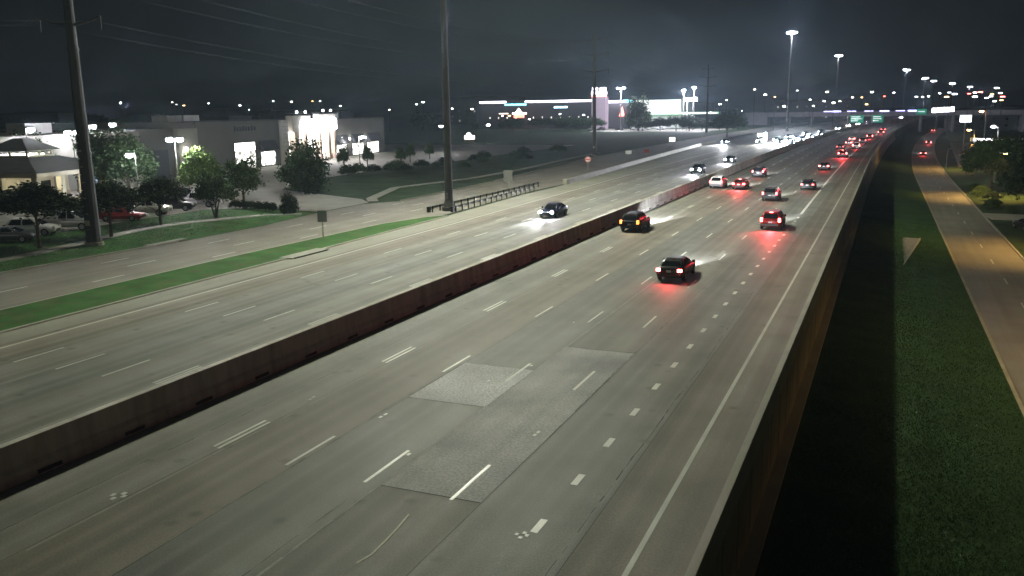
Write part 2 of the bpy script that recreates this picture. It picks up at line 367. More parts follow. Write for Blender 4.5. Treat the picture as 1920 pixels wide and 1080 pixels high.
vm.add([(x, Y, float(np.interp(x, [-4.0+cx(Y),-1.2+cx(Y),3.0+.5*cx(Y),kerb_e(Y)], [-3.45,-3.75,-4.5,-4.9]))+.03) for x, Y in vv], [(i*(cols+1)+j, i*(cols+1)+j+1, (i+1)*(cols+1)+j+1, (i+1)*(cols+1)+j) for i in range(len(vy)-1) for j in range(cols)])
verge = struct('verge', vm, VERGE)
put('driveway', MB().prism([(14.9,150),(30,149),(30,156),(14.0,158)], -5.0, -4.84), KERB, fe)

# west side: grass strip, frontage road, walks, lots
gs = [(0,-52.7),(60,-52.8),(74,-52.3),(84,-51.9),(91,-50.2),(93,-48.6)]
gn = [(0,-47.35),(53,-47.6),(72.7,-48.05),(93,-48.4)]
gl, gr = interp([(-60,-52.7)]+gs), interp([(-60,-47.35)]+gn)
gyy = frange(-60, 60, 20)+[66,72,76,80,84,88,91,93]
strip = struct('grass_strip', ribbon(gl, gr, gyy, .07, .2), GRASS)
put('kerb', ribbon(lambda Y: gr(Y)-.02, lambda Y: gr(Y)+.28, gyy, .075, .2), KERB, strip)
put('kerb', ribbon(lambda Y: gl(Y)-.2, lambda Y: gl(Y)+.02, gyy, .075, .2), KERB, strip)
put('inlet_slab', MB().box(-48.25,-46.9,61,66.5,.03,.12), WALK, strip); put('inlet_mouth', MB().box(-46.89,-46.84,61.3,66.2,.005,.09), JOINT, strip)
wl = interp([(-60,-66),(48,-65.9),(66,-64.3),(79,-64.3),(90,-65.8),(102,-66),(107,-63),(130,-63.2),(165,-66),(212,-70.4),(300,-72.5),(700,-78)])
wr = lambda Y: gl(Y)-.2 if Y < 93 else float(np.interp(Y, [93,126,139,300,420,900], [-49.2,-50.6,-50.1,-58.4,-61,-65]))
fY = frange(-60,60,20)+[66,72,79,84,90,93.1,98,102,107,115,126,139,165,190,212,250,300,360,420,520,620,700]
fwst = struct('west_frontage_road', ribbon(lambda Y: wl(Y)+.8*cx(Y), lambda Y: wr(Y)-.02+.8*cx(Y), fY, -.004), FRONT)
put('kerb', ribbon(lambda Y: wl(Y)-.22+.8*cx(Y), lambda Y: wl(Y)+.8*cx(Y), [y for y in fY if y < 88 or y > 108][:8], .1, .2), KERB, fwst)
put('kerb', ribbon(lambda Y: wl(Y)-.22+.8*cx(Y), lambda Y: wl(Y)+.8*cx(Y), [y for y in fY if y > 106], .1, .2), KERB, fwst)
for X, ph in ((-54.6, 47.5), (-57.9, 41.5), (-61.3, 54)):
    for kk in range(0, 8):
        y = ph+kk*P40
        if y < 150: put('lane_dash', DASH, PAINT_OLD, fwst, (X+(wl(y)+65)*.7, y, 0))
put('inlet_slab', MB().box(-65.4,-64.6,62.5,67.5,.02,.13), WALK, fwst)
lot = struct('parking_lot', MB().poly([(x,y,-.01) for x,y in [(-83,30),(-83,90),(-77,94),(-66.3,92.5),(-66.3,104),(-70,108),(-92,118),(-100,140),(-101,165),(-99,190),(-100,215),(-100,290),(-210,290),(-210,30)]]), LOT)
def sidewalk(path, w, name):
    pts = [Vector((*p,0)) for p in path]; out = []; st = 1.5
    par = struct(name, ribbon_path(pts, w-.06, .0), JOINT)
    SL = MB().cbox(-w/2, w/2, .015, st-.015, -.05, .05, .015).mesh('slab')
    for a, b2 in zip(pts[:-1], pts[1:]):
        d = b2-a; n = max(1, int(round(d.length/st)))
        for i in range(n):
            p = a+d*i/n; put('slab', SL, WALK, par, p, (0,0,math.atan2(-d.x, d.y)), (1, d.length/n/st, 1))
    return par
def ribbon_path(pts, w, z):
    mb = MB()
    for a, b2 in zip(pts[:-1], pts[1:]):
        d = (b2-a).normalized(); n = Vector((d.y,-d.x,0))*w/2
        mb.quad((*(a-n).xy, z), (*(a+n).xy, z), (*(b2+n).xy, z), (*(b2-n).xy, z))
    return mb
sidewalk([(-71.3,40),(-71.8,55),(-74.1,65.4),(-75.6,72),(-75.2,77),(-73.5,82),(-71,87),(-67,89.6)], 1.5, 'sidewalk')
sidewalk([(-66.5,105.5),(-69,109),(-74.8,125.6),(-73.3,134),(-71,146),(-71,170),(-74,205),(-76,240)], 1.5, 'sidewalk')

# grass blades standing on the strip and on the lit lawn near the trees
def blades(name, n, region, h, matx, lab):
    v = np.zeros((n,3,3)); pts = []
    while len(pts) < n:
        x, y = region()
        if x is not None: pts.append((x,y))
    p = np.array(pts); a = RS.rand(n)*6.28; w = .016+.022*RS.rand(n); hh = h*(.6+.8*RS.rand(n))
    dx, dy = np.cos(a)*w, np.sin(a)*w
    v[:,0,0]=p[:,0]-dx; v[:,0,1]=p[:,1]-dy; v[:,1,0]=p[:,0]+dx; v[:,1,1]=p[:,1]+dy
    v[:,2,0]=p[:,0]+RS.randn(n)*.06; v[:,2,1]=p[:,1]+RS.randn(n)*.06; v[:,2,2]=hh
    me = bpy.data.meshes.new(name); me.from_pydata(v.reshape(-1,3).tolist(), [], np.arange(n*3).reshape(-1,3).tolist())
    return put(name, me, matx)
def reg_strip():
    y = random.uniform(15, 92); a, b2 = gl(y)+.05, gr(y)-.05
    return random.uniform(a, b2), y
def reg_verge():
    y = 28+random.random()**1.6*110; x = random.uniform(-3.0, kerb_e(y)-.1)
    return x, y
o = blades('grass', 110000, reg_verge, .10, BLADE, ''); o['kind'] = 'stuff'
co = np.empty(len(o.data.vertices)*3); o.data.vertices.foreach_get('co', co); co = co.reshape(-1,3)
co[:,2] += np.interp(co[:,0], [-4.0,-1.2,3.0,7.6], [-3.45,-3.75,-4.5,-4.9])+.02; o.data.vertices.foreach_set('co', co.ravel()); o.data.update()
lawn = struct('lawn', MB().poly([(x,y,-.03) for x,y in [(-66.2,30),(-66.2,48),(-64.6,66),(-64.6,79),(-66.1,90),(-66.6,91.5),(-77,93.2),(-82.5,89.5),(-82.5,30)]]), GRASS)
def reg_lawn():
    y = random.uniform(40, 90); x = random.uniform(-82, -66.5)
    sx = float(np.interp(y, [40,55,65.4,72,77,82,87,89.6], [-71.3,-71.8,-74.1,-75.6,-75.2,-73.5,-71,-67]))
    return (None, 0) if abs(x-sx) < 1.1 or y > 86 and x > sx else (x, y)
o = blades('grass', 16000, reg_lawn, .05, BLADE, ''); o['kind'] = 'stuff'; o.location.z = -.02
# ------------------------------------------------------------------ masts, poles and wires
COOL = (.975, 1.0, .77)
MASTGLOW = glow('mast_lamp_glow', (.88,.88,1), 500)
def mast_parts(par, h, r0, r1, nlum=8):
    put('pole', MB().tube([(0,0,0),(0,0,h*.5),(0,0,h)], [r0,(r0+r1)/2,r1], 14), POLEM, par)
    put('base_flange', MB().tube([(0,0,0),(0,0,.5)], [r0*1.7,r0*1.7], 12).tube([(0,0,.5),(0,0,1.3)], [r0*1.35,r0*1.08], 12), POLEM, par)
    put('hand_hole', MB().cbox(-r0*.35,r0*.35,-r0*1.02,-r0*.9,1.5,2.3,.03), STEEL, par)
    for q in (.24,.5,.75): rq = r0+(r1-r0)*q; put('section_seam', MB().tube([(0,0,h*q-.05),(0,0,h*q+.05)], rq*1.06, 14), POLEM, par)
    ring = MB()
    pts = [(1.5*math.cos(2*math.pi*i/12), 1.5*math.sin(2*math.pi*i/12), h+.1) for i in range(13)]
    ring.tube(pts, .07, 6)
    for i in range(3):
        a = 2*math.pi*i/3; ring.tube([(0,0,h+.1),(1.5*math.cos(a),1.5*math.sin(a),h+.1)], .05, 6)
    put('carrier_ring', ring, STEEL, par)
    HOOD = MB().tube([(0,0,.5),(0,0,.25),(0,0,0)], [.2,.45,.66], 10).mesh('luminaire'); BULB = MB().ball((0,0,-.12), .62,.62,.42).mesh('bulb')
    for i in range(nlum):
        a = 2*math.pi*i/nlum; l = put('luminaire', HOOD, STEEL, par, (1.7*math.cos(a),1.7*math.sin(a),h-.35)); put('bulb', BULB, MASTGLOW, l)
def mast_light(par, h, power, aim=.25, color=None):
    # eight floodlights throw wide: intensity rises towards the rim of the beam and stops at the horizon
    L = lamp('mast_lamp', 'POINT', power, color or COOL, par, (0,0,h-.6), radius=1.0); L.data.use_nodes = True
    nt = L.data.node_tree; em = nt.nodes['Emission']; tc = nt.nodes.new('ShaderNodeTexCoord'); sp = nt.nodes.new('ShaderNodeSeparateXYZ')
    nt.links.new(tc.outputs['Normal'], sp.inputs[0])
    ab = nt.nodes.new('ShaderNodeMath'); ab.operation = 'ABSOLUTE'; nt.links.new(sp.outputs[2], ab.inputs[0])
    mr = nt.nodes.new('ShaderNodeMath'); mr.operation = 'MAXIMUM'; mr.inputs[1].default_value = .32; nt.links.new(ab.outputs[0], mr.inputs[0])
    pw = nt.nodes.new('ShaderNodeMath'); pw.operation = 'POWER'; pw.inputs[1].default_value = -.66; nt.links.new(mr.outputs[0], pw.inputs[0])
    # the floods are aimed at the carriageways: little is thrown back over the frontage
    ax = nt.nodes.new('ShaderNodeMapRange'); ax.interpolation_type = 'SMOOTHSTEP'; ax.inputs[1].default_value = -.34; ax.inputs[2].default_value = .06; ax.inputs[3].default_value = aim; ax.inputs[4].default_value = 1.0
    nt.links.new(sp.outputs[0], ax.inputs[0]); mu = nt.nodes.new('ShaderNodeMath'); mu.operation = 'MULTIPLY'
    nt.links.new(pw.outputs[0], mu.inputs[0]); nt.links.new(ax.outputs[0], mu.inputs[1])
    bx_ = nt.nodes.new('ShaderNodeMapRange'); bx_.interpolation_type = 'SMOOTHSTEP'; bx_.inputs[1].default_value = .63; bx_.inputs[2].default_value = .76; bx_.inputs[3].default_value = 1.0; bx_.inputs[4].default_value = .14
    nt.links.new(sp.outputs[0], bx_.inputs[0]); m2 = nt.nodes.new('ShaderNodeMath'); m2.operation = 'MULTIPLY'
    nt.links.new(mu.outputs[0], m2.inputs[0]); nt.links.new(bx_.outputs[0], m2.inputs[1]); nt.links.new(m2.outputs[0], em.inputs['Strength'])
MASTP = 154000
mast = thing('high_mast_light', 'tall grey high-mast light pole rising past the guardrail beside the southbound lanes', 'light mast', (-50.75,98.2,0))
mast_parts(mast, 47, .52, .22); mast_light(mast, 47, MASTP)
mast0 = thing('high_mast_light', 'high-mast light pole beside the highway behind the camera', 'light mast', (-50.5,-128,0))
mast_parts(mast0, 47, .52, .22); mast_light(mast0, 47, MASTP*.3)
FM = [(-47.1,452.5),(-38.2,682.9),(9.9,1013.9),(37.9,1372.8),(55.1,1546.4),(94.3,1788.4),(149.9,2181.2),(223.0,2417.0)]
FML = ['brightest and tallest of the distant high-mast lights, left end of the row', 'second of the distant high-mast lights, right of the tallest one', 'third distant high-mast light counted from the tallest', 'fourth distant high-mast light counted from the tallest', 'fifth distant high-mast light, close beside the fourth', 'sixth distant high-mast light, low over the bend', 'seventh distant high-mast light, faint over the red glow', 'last faint high-mast light at the far end of the row']
for i, (x, y) in enumerate(FM):
    t = thing('high_mast_light', FML[i], 'light mast', (x,y,0), 0, 'high-mast lights along the highway')
    s = max(1., 1+(y/600.-1)*.35)
    mast_parts(t, 47, .5*s, .25*s, 8 if i < 2 else 4)
    if i < 1: mast_light(t, 47, MASTP*.3, .6, (.80,.84,1.0))
    t.scale = (s if i > 1 else 1, s if i > 1 else 1, 1)
mast['group'] = mast0['group'] = 'high-mast lights along the highway'

SGB0 = mat('plate_dull', (.5,.48,.40), .6)
def power_pole(name, loc, h, r0, r1, arms, lab, az):
    t = thing(name, lab, 'utility pole', loc, az)
    put('shaft', MB().tube([(0,0,0),(0,0,h*.45),(0,0,h)], [r0,(r0+r1)/2,r1], 12), TPOLE, t)
    put('base_plate', MB().tube([(0,0,0),(0,0,.35)], r0*1.25, 12), KERB, t)
    for q in (.27,.56,.8): rq = r0+(r1-r0)*q; put('flange', MB().tube([(0,0,h*q-.12),(0,0,h*q+.12)], rq*1.13, 12), TPOLE, t)
    STEP = MB().tube([(0,0,0),(0,-.32,0)], .03, 5).mesh('step_bolt')
    for i in range(14):
        zz = .9+.75*i; put('step_bolt', STEP, STEEL, t, (.12*(1 if i % 2 else -1),-(r0+(r1-r0)*zz/h)+.03,zz))
    put('number_plate', MB().box(-.22,.22,-r0-.03,-r0+.06,2.0,2.5), SGB0, t)
    ins = MB().tube([(0,0,0),(0,0,-1.2)], [.09,.05], 6).mesh('insulator')
    for z, L in arms:
        for s in (-1, 1):
            put('arm', MB().tube([(0,0,z),(s*L*.6,0,z+.35),(s*L,0,z+.75)], [.16,.11,.07], 6), TPOLE, t); put('insulator', ins, DARKM, t, (s*L,0,z+.75))
    return t
PA = [(20.6,3.2),(25,3.2),(29.5,3.0)]
power_pole('transmission_pole', (-70.8,61.6,0), 33, .70, .34, PA, 'thick grey steel transmission pole rising past the parked cars', .2)
power_pole('transmission_pole', (-72.4,224.7,0), 32, .62, .26, [(21.6,3.6),(25.8,3.6),(29.6,2.6)], 'slender steel transmission pole with cross arms behind the do-not-enter sign', .2)
power_pole('transmission_pole', (-82,430,0), 32, .6, .3, [(21.6,3.6),(25.8,3.6),(29.6,2.6)], 'farthest transmission pole, beyond the lit retail lot', .2)
WIRE = mat('wire_aluminium', (.025,.025,.025), .7)
tops = [(-65,-110),(-70.8,61.6),(-72.4,224.7),(-82,430)]
WL = ['lower','middle','upper']
for k, z in enumerate((20.8,25.2,29.6)):
    for s, side in ((-1,'far'),(1,'road')):
        mb = MB()
        for (a, b2) in zip(tops[:-1], tops[1:]):
            pts = []
            for i in range(13):
                u = i/12; pts.append((a[0]+(b2[0]-a[0])*u+s*3.3, a[1]+(b2[1]-a[1])*u, z-3.4*4*u*(1-u)))
            mb.tube(pts, .016, 4)
        tag(put('power_line', mb, WIRE), '%s power line strung on the %s side of the transmission poles' % (WL[k], side), 'power line', 'power lines')

# ------------------------------------------------------------------ store with the lit entrance
STW = mat('store_wall_taupe', (.14,.135,.125), .85, var=.08, vscale=3, speck=.05)
STL = mat('store_wall_cream', (.27,.26,.225), .85, var=.08, vscale=3, speck=.05)
STB = mat('store_brick_tan', (.48,.38,.30), .85, var=.15, vscale=8, speck=.2)
STD = mat('store_awning_slate', (.055,.06,.075), .8)
WING = glow('window_light', (1.0,.97,.90), 5.0, True)
def wpane_mat(name, col, lo, hi, scale):
    M = mat(name, (.5,.5,.5), .2, emit=1, ecol=col)
    nt = M.node_tree; b = nt.nodes['Principled BSDF']; geo = nt.nodes.new('ShaderNodeNewGeometry'); v = nt.nodes.new('ShaderNodeTexVoronoi'); v.inputs['Scale'].default_value = scale
    nt.links.new(geo.outputs['Position'], v.inputs['Vector']); mr = nt.nodes.new('ShaderNodeMapRange'); mr.inputs[1].default_value = .1; mr.inputs[2].default_value = .75
    mr.inputs[3].default_value = hi; mr.inputs[4].default_value = lo; nt.links.new(v.outputs['Distance'], mr.inputs[0]); nt.links.new(mr.outputs[0], b.inputs['Emission Strength'])
    return M
SHOW = wpane_mat('showroom_light', (1.0,.98,.90), .3, 5.0, 1.1)
ENTR = glow('entrance_light', (1.0,.97,.92), 9, True)
SIGNW = glow('white_sign_light', (.96,.94,1.0), 30, True)
ang = math.atan2(78.5, -10.5)
st = thing('store_building', 'long low retail store with brightly lit entrance towers and slate awnings', 'store', (-133,157,0), ang)
def sbox(name, x0, x1, y0, y1, z0, z1, m, par=st, b=.04): return put(name, MB().cbox(x0,x1,y0,y1,z0,z1,b), m, par)
sbox('wall', -15.5,17.4,0,45,0,10.7,STW); sbox('wall', 46.1,79.5,0,45,0,10.4,STW)
sbox('wall', -22.0,-15.6,-.5,45,0,9.5,STL); sbox('wall', -33,-22.1,.4,45,0,9.7,STW); sbox('wall', -68,-33.1,-.3,45,0,9.4,STL)
sbox('wall', 17.4,46.0,1.2,45,0,9.6,STB)
for x0, x1, z in ((-15.6,17.5,10.7),(46,79.6,10.4)): sbox('parapet_cap', x0, x1, -.12, .25, z+.003, z+.22, STD)
sbox('dark_bay', -30,-24.5,.2,.39,0,5.6,STD)
for x0, x1, y0 in ((-8,-3,12),(6,12,18),(52,58,14),(66,69,10),(-50,-44,9)): sbox('roof_unit', x0,x1,y0,y0+4,9.7 if x0 > -40 else 9.3,12.1 if x0 > -40 else 11.2,STEEL)
# doors
dr = sbox('door', -2.3,6.3,-.12,-.005,0,6.1,DARKM)
for x0, x1, z0, z1 in ((-2.0,1.9,.1,3.9),(2.1,6.0,.1,3.9),(-2.0,1.9,4.1,5.85),(2.1,6.0,4.1,5.85)):
    put('pane', MB().box(x0,x1,-.16,-.125,z0,z1), SHOW if z0 < 1 else ENTR, dr)
def shopwin(x0, x1, z1=3.5, za=6.1):
    w = sbox('window', x0-.2, x1+.2, -.1, -.005, .2, z1+.15, DARKM)
    n = 3
    for i in range(n):
        a, b2 = x0+(x1-x0)*i/n, x0+(x1-x0)*(i+1)/n
        put('pane', MB().box(a+.05,b2-.05,-.14,-.105,.35,z1), SHOW, w)
    put('awning', MB().add([(x0-.3,-.02,za),(x1+.3,-.02,za),(x1+.3,-1.3,z1+.35),(x0-.3,-1.3,z1+.35),(x0-.3,-.02,z1+.35),(x1+.3,-.02,z1+.35)], [(0,3,2,1),(0,4,3),(1,2,5),(3,4,5,2),(0,1,5,4)]), STD, st)
for x0, x1 in ((8.5,14.7),(46.8,53),(56.7,63.8),(66.8,74.6)): shopwin(x0, x1)
# entrance
pil = sbox('pilaster', 17.45,20.6,-.7,1.2,0,10.6,mat('store_brick_pale', (.58,.55,.50), .85, var=.12, vscale=8, speck=.2))
for z in frange(.6,10,.9): put('band', MB().box(17.40,20.65,-.76,-.69,z,z+.12), STB, pil)
for x0, x1, z in ((23,32.2,11.6),(36.8,46.05,11.9)):
    tw = sbox('tower', x0,x1,-.6,1.2,7.6,z,mat('store_brick_pale', ()),st)
    put('cornice', MB().cbox(x0-.35,x1+.35,-1.0,1.2,z+.003,z+.4,.05), STD, tw)
    for q in (.25,.72):
        xl = x0+(x1-x0)*q; fl = put('finial_lamp', MB().ball((xl,-.6,z+.85),.3,.3,.3), glow('finial_glow', (1,.98,.95), 14), tw); put('lamp_stem', MB().tube([(xl,-.6,z+.4),(xl,-.6,z+.65)], .08, 6), DARKM, fl)
for x0, x1 in ((24.0,26.2),(29.2,30.4),(36.9,38.0),(41.8,43.0),(45.1,46.05)):
    c = sbox('column', x0,x1,-.5,1.15,0,7.6,STB); put('plinth', MB().cbox(x0-.18,x1+.18,-.72,1.1,0,1.5,.05), mat('store_stone_rose', (.46,.34,.29), .85, var=.15, vscale=8, speck=.2), c)
for x0, x1 in ((20.9,23.6),(26.4,29.0),(30.6,36.7),(38.2,41.6),(43.1,45.0)):
    w = sbox('window', x0-.05,x1+.05,1.0,1.19,.05,7.5,DARKM)
    for z0, z1 in ((.2,3.9),(4.2,7.3)): put('pane', MB().box(x0+.1,x1-.1,.9,.99,z0,z1), ENTR, w)
sgn = put('lit_sign', MB().cbox(30.2,45.8,-1.1,-.66,7.9,10.6,.25), SIGNW, st); put('sign_disc', MB().tube([(28.3,-.66,9.0),(28.3,-1.1,9.0)], [1.55,1.45], 18), SIGNW, sgn)
put('lit_soffit', MB().box(21,45.9,-.2,1.15,7.52,7.58), glow('soffit_light', (1,.95,.86), 5, True), st)
for i in range(8): put('sign_letter', MB().cbox(-1.7+1.15*i,-.95+1.15*i,-.1,.0,8.5,9.4 if i % 3 else 9.6,.03), STD, st)
for x, z in ((54.9,4.6),(65.2,4.6),(49.7,4.9),(-20,5.2)):
    wlmp = put('wall_lamp', MB().cbox(x-.22,x+.22,-1.0 if x < 0 else -.4,-.51 if x < 0 else -.005,z,z+.6,.05), glow('wall_lamp_glow', (1,.97,.9), 12), st)
    lamp('wall_lamp_light', 'POINT', 260 if x > 0 else 160, (1,.95,.85), st, (x,-1.6,z-.2), radius=.2)
put('apron', MB().prism([(-16,-3.5),(80,-3.5),(80,0),(-16,0)], -.05, .06), WALK, st)

# drive-through with hipped roof and lantern
ang2 = math.atan2(.975, -.22)
CR = mat('canopy_roof_shingle', (.06,.065,.055), .9, var=.15, vscale=8, speck=.2); CW = mat('canopy_stucco', (.55,.52,.42), .8, var=.05)
dt = thing('drive_through_canopy', 'hip-roofed drive-through canopy with glowing columns and a lantern on top', 'canopy building', (-108.9,86.4,0), ang2)
Lx, Ly = 17.0, 17.5
def hip(x0,x1,y0,y1,z0,z1,fr):
    ix, iy = (x1-x0)*fr/2, (y1-y0)*fr/2
    return MB().loft([[(x0,y0,z0),(x1,y0,z0),(x1,y1,z0),(x0,y1,z0)],[(x0+ix,y0+iy,z1),(x1-ix,y0+iy,z1),(x1-ix,y1-iy,z1),(x0+ix,y1-iy,z1)]])
put('roof', hip(-.4,Lx+.4,-.4,Ly+.4,4.62,6.5,.62), CR, dt); put('fascia', MB().cbox(-.2,Lx+.2,-.2,Ly+.2,3.95,4.6,.05), CW, dt)
ln = put('lantern', MB().cbox(5.6,11.4,5.6,11.9,6.5,6.75,.05), CW, dt)
for x, y in ((5.8,5.8),(11.0,5.8),(5.8,11.5),(11.0,11.5),(8.4,5.8),(5.8,8.6)): put('post', MB().box(x,x+.3,y,y+.3,6.75,7.45), CW, ln)
put('lantern_light', MB().box(6.6,10.4,6.6,10.9,6.76,6.9), glow('lantern_glow', (1,.97,.85), 7, True), ln)
put('lantern_roof', hip(4.9,12.1,4.9,12.6,7.47,9.2,.8), CR, ln); put('lantern_fascia', MB().box(5.0,12.0,5.0,12.5,7.4,7.465), CW, ln)
for x, y in ((.9,.9),(6,.9),(11,.9),(16,.9),(.9,6.5),(.9,12),(.9,16.6),(16,8),(16,16)):
    c = put('column', MB().cbox(x-.45,x+.45,y-.45,y+.45,.9,3.95,.05), CW, dt); put('plinth', MB().cbox(x-.55,x+.55,y-.55,y+.55,0,.9,.05), STB, c)
put('kiosk', MB().cbox(7,15,9,16,0,3.4,.08), CW, dt); put('kiosk_window', MB().box(8,14,8.9,8.99,1.0,2.6), GLASS, dt)
put('poster', MB().box(11.2,13.6,.45,.5,1.2,3.3), mat('poster_blue', (.2,.3,.6), .5, emit=.8, ecol=(.6,.75,1.0)), dt)
CLG = glow('downlight', (1,.92,.7), 8, True)
for x, y in ((3.5,2.2),(8.5,2.2),(13.5,2.2),(2.2,7),(2.2,12.5)):
    put('downlight', MB().cbox(x-.45,x+.45,y-.45,y+.45,3.86,3.945,.03), CLG, dt); lamp('downlight_beam', 'POINT', 330, (1,.88,.62), dt, (x,y,3.4), radius=.3)

# ------------------------------------------------------------------ lot lamps
LOTG = glow('lot_lamp_glow', (.88,.88,1.0), 300)
def lot_lamp(loc, h, lab, heads, power=0, color=(.95,1,.9), rz=0.):
    t = thing('lot_lamp', lab, 'lamp post', loc, rz, 'lamp posts in the store lot')
    put('pole', MB().tube([(0,0,.6),(0,0,h)], [.10,.07], 8), POLEM, t); put('base', MB().tube([(0,0,0),(0,0,.6)], .26, 10), KERB, t)
    for s in heads:
        hd = put('lamp_head', MB().cbox(min(0,s*1.3),max(0,s*1.3),-.3,.3,h-.02,h+.22,.05), STEEL, t); put('lens', MB().ball((s*.75,0,h-.2),.55,.34,.34), LOTG, hd)
    if power: lamp('lot_lamp_light', 'POINT', power, color, t, (heads[0]*.7,0,h-.5), radius=.3)
    return t
LL = [(-120.8,95,10.6),(-122.9,105,9.9),(-127,112,10.7),(-127,118,10.9)]
LLL = ['lot lamp glowing at the left end above the drive-through roof', 'twin-headed lot lamp left of the thick transmission pole', 'lot lamp glowing just right of the thick transmission pole', 'lot lamp glowing against the pale wing of the store']
for (x,y,h), lab, hs in zip(LL, LLL, ((1,),(-1,1),(1,),(-1,))): lot_lamp((x,y,0), h, lab, hs, 260, rz=.4)
lot_lamp((-100,95.7,0), 6.9, 'short lot lamp shining over the parked cars and round trees', (-1,), 900, rz=.75)
lot_lamp((-95.3,98.7,0), 9.0, 'tall lot lamp with stacked heads beside the bright green tree', (1,-1), 11000, rz=.35)
lot_lamp((-118,182,0), 6.5, 'thin lot lamp standing before the right-hand store windows', (1,), 1500, rz=.4)
lot_lamp((-121,232,0), 8.0, 'lone lot lamp past the right end of the store', (-1,), 1500, rz=.4)
lot_lamp((-139,301,0), 7.0, 'lot lamp left of the glowing cloud-shaped sign', (1,), 0, rz=.4)

# ------------------------------------------------------------------ road signs on the west side
SGB = mat('sign_back_aluminium', (.26,.26,.25), .55, metal=.4, var=.1, vscale=5)
def post_sign(name, loc, h, w, hh, lab, face, rz=0., back=None, light=None):
    t = thing(name, lab, 'road sign', loc, rz)
    put('post', MB().tube([(0,0,0),(0,0,h)], .05, 8), STEEL, t)
    put('panel', MB().cbox(-w/2,w/2,-.075,-.052,h-hh,h,.01), face, t)
    put('brace', MB().box(-w/2+.1,w/2-.1,-.051,-.02,h-hh*.3,h-hh*.3+.06), STEEL, t)
    return t
post_sign('road_sign', (-51.8,72.6,.07), 2.75, .95, 1.15, 'road sign seen from behind on the green strip', SGB, .4)
post_sign('road_sign', (-52.9,122,0), 3.45, 1.35, 1.8, 'larger road sign seen from behind beyond the guardrail', SGB, .4)
post_sign('road_sign', (-61.3,218.7,0), 1.7, 1.5, .9, 'small white sign board at the kerb left of the ramp barrier', mat('sign_white_glow', (.8,.8,.76), .5, emit=.12, ecol=(1,1,.95)), .2)  # weak emission stands in for light the white sign reflects
post_sign('road_sign', (-58.5,226,0), 1.7, 1.5, .9, 'small dull red sign board beside the white one', mat('sign_red_dull', (.35,.06,.05), .6), .2)
dn = thing('no_entry_sign', 'round do-not-enter sign with a red bar on a thin post', 'road sign', (-57.2,173.4,0), .32)
put('post', MB().tube([(0,0,0),(0,0,2.6)], .06, 8), STEEL, dn)
put('disc', MB().tube([(0,-.08,2.1),(0,-.05,2.1)], .62, 22), mat('sign_white_glow', ()), dn)
put('red_bar', MB().box(-.42,.42,-.11,-.085,2.0,2.2), mat('sign_red', (.5,.02,.02), .5, emit=.15, ecol=(1,.1,.05)), dn)
put('red_ring', MB().tube([(0.54*math.cos(a),-.1,2.1+.54*math.sin(a)) for a in [i*math.pi/10 for i in range(21)]], .05, 5), mat('sign_red', ()), dn)
def ordn(n): return '%d%s' % (n, 'th' if 10 <= n % 100 <= 20 else {1:'st',2:'nd',3:'rd'}.get(n % 10, 'th'))
# ------------------------------------------------------------------ retail centre far behind the frontage road
K = 520/300.
def far(x, z): return x*K, CAM_H+(z-CAM_H)*K           # measured at 300 m, standing at 520 m
DKW = mat('far_wall_dark', (.06,.06,.065), .9); FWH = mat('far_wall_white', (.75,.78,.72), .8)
LEDW = glow('led_white', (.9,.84,1), 9, True); LEDT = glow('led_teal', (.2,.85,1.0), 3); LEDB = glow('led_blue', (.45,.85,1), 6)
th = thing('cinema_building', 'long dark building edged with white and teal light strips on its roofline', 'building', (0,520,0))
put('wall', MB().cbox(-246,-168,.6,50,0,17.4,.1), DKW, th)
for x0, x1, z, M, nm in ((-141.2,-130.6,15.0,LEDW,'light_strip'),(-123,-97.3,15.0,LEDW,'light_strip'),(-131.1,-122.6,14.0,LEDT,'light_strip')):
    a, zz = far(x0, z); b2, _ = far(x1, z); put(nm, MB().cbox(a,b2,.1,.59,zz-.55,zz+.55,.1), M, th)
a, zz = far(-111.9,12.9); b2, _ = far(-106.7,12.9)
sg = put('blue_sign', MB().box(a,b2,.3,.59,zz-.7,zz+.7), DKW, th)
for i in range(9): put('sign_letter', MB().cbox(a+.15+i*(b2-a)/9, a-.1+(i+1)*(b2-a)/9, .1,.29, zz-.55, zz+(.55 if i % 3 else .35), .08), LEDB, sg)
for i in range(12): put('doorway_lamp', MB().cbox(-238+6*i,-237.4+6*i,.2,.58,6.5,7.5,.1), glow('doorway_glow', (1,.9,.8), 1.6+.8*(i % 3)), th)
rs = thing('red_roof_sign', 'glowing red and white peaked canopy sign below the teal light strip', 'sign', (0,505,0))
a, zz = far(-124.4,10.9); b2, _ = far(-119.5,10.9); mid = (a+b2)/2
RG = glow('red_sign_glow', (1,.16,.10), 5); RW = glow('warm_sign_glow', (1,.80,.70), 6)
put('canopy', MB().cbox(a,b2,0,3,zz-.5,zz+.5,.1), RW, rs)
put('peak', MB().add([(mid-2.2,0,zz+.5),(mid+2.2,0,zz+.5),(mid,0,zz+3.2),(mid-2.2,.8,zz+.5),(mid+2.2,.8,zz+.5),(mid,.8,zz+3.2)], [(0,1,2),(5,4,3),(0,2,5,3),(1,4,5,2)]), RW, rs)
put('red_band', MB().cbox(a+1,b2-1,.1,2.9,zz-2.6,zz-.52,.05), RG, rs)
for x in (a+.7, b2-.7, a-7): put('post', MB().box(x-.25,x+.25,1,1.5,0,zz-.5), DKW, rs)
put('side_strip', MB().cbox(a-9,a-3,.3,.8,zz-.2,zz+.2,.05), RW, rs)
tw = thing('cinema_tower', 'square tower carrying two stacked white and red lit signs', 'sign tower', (0,512,0))
a, zt = far(-96.2,19.3); b2, _ = far(-91.3,19.3); _, zb = far(-96,16.2)
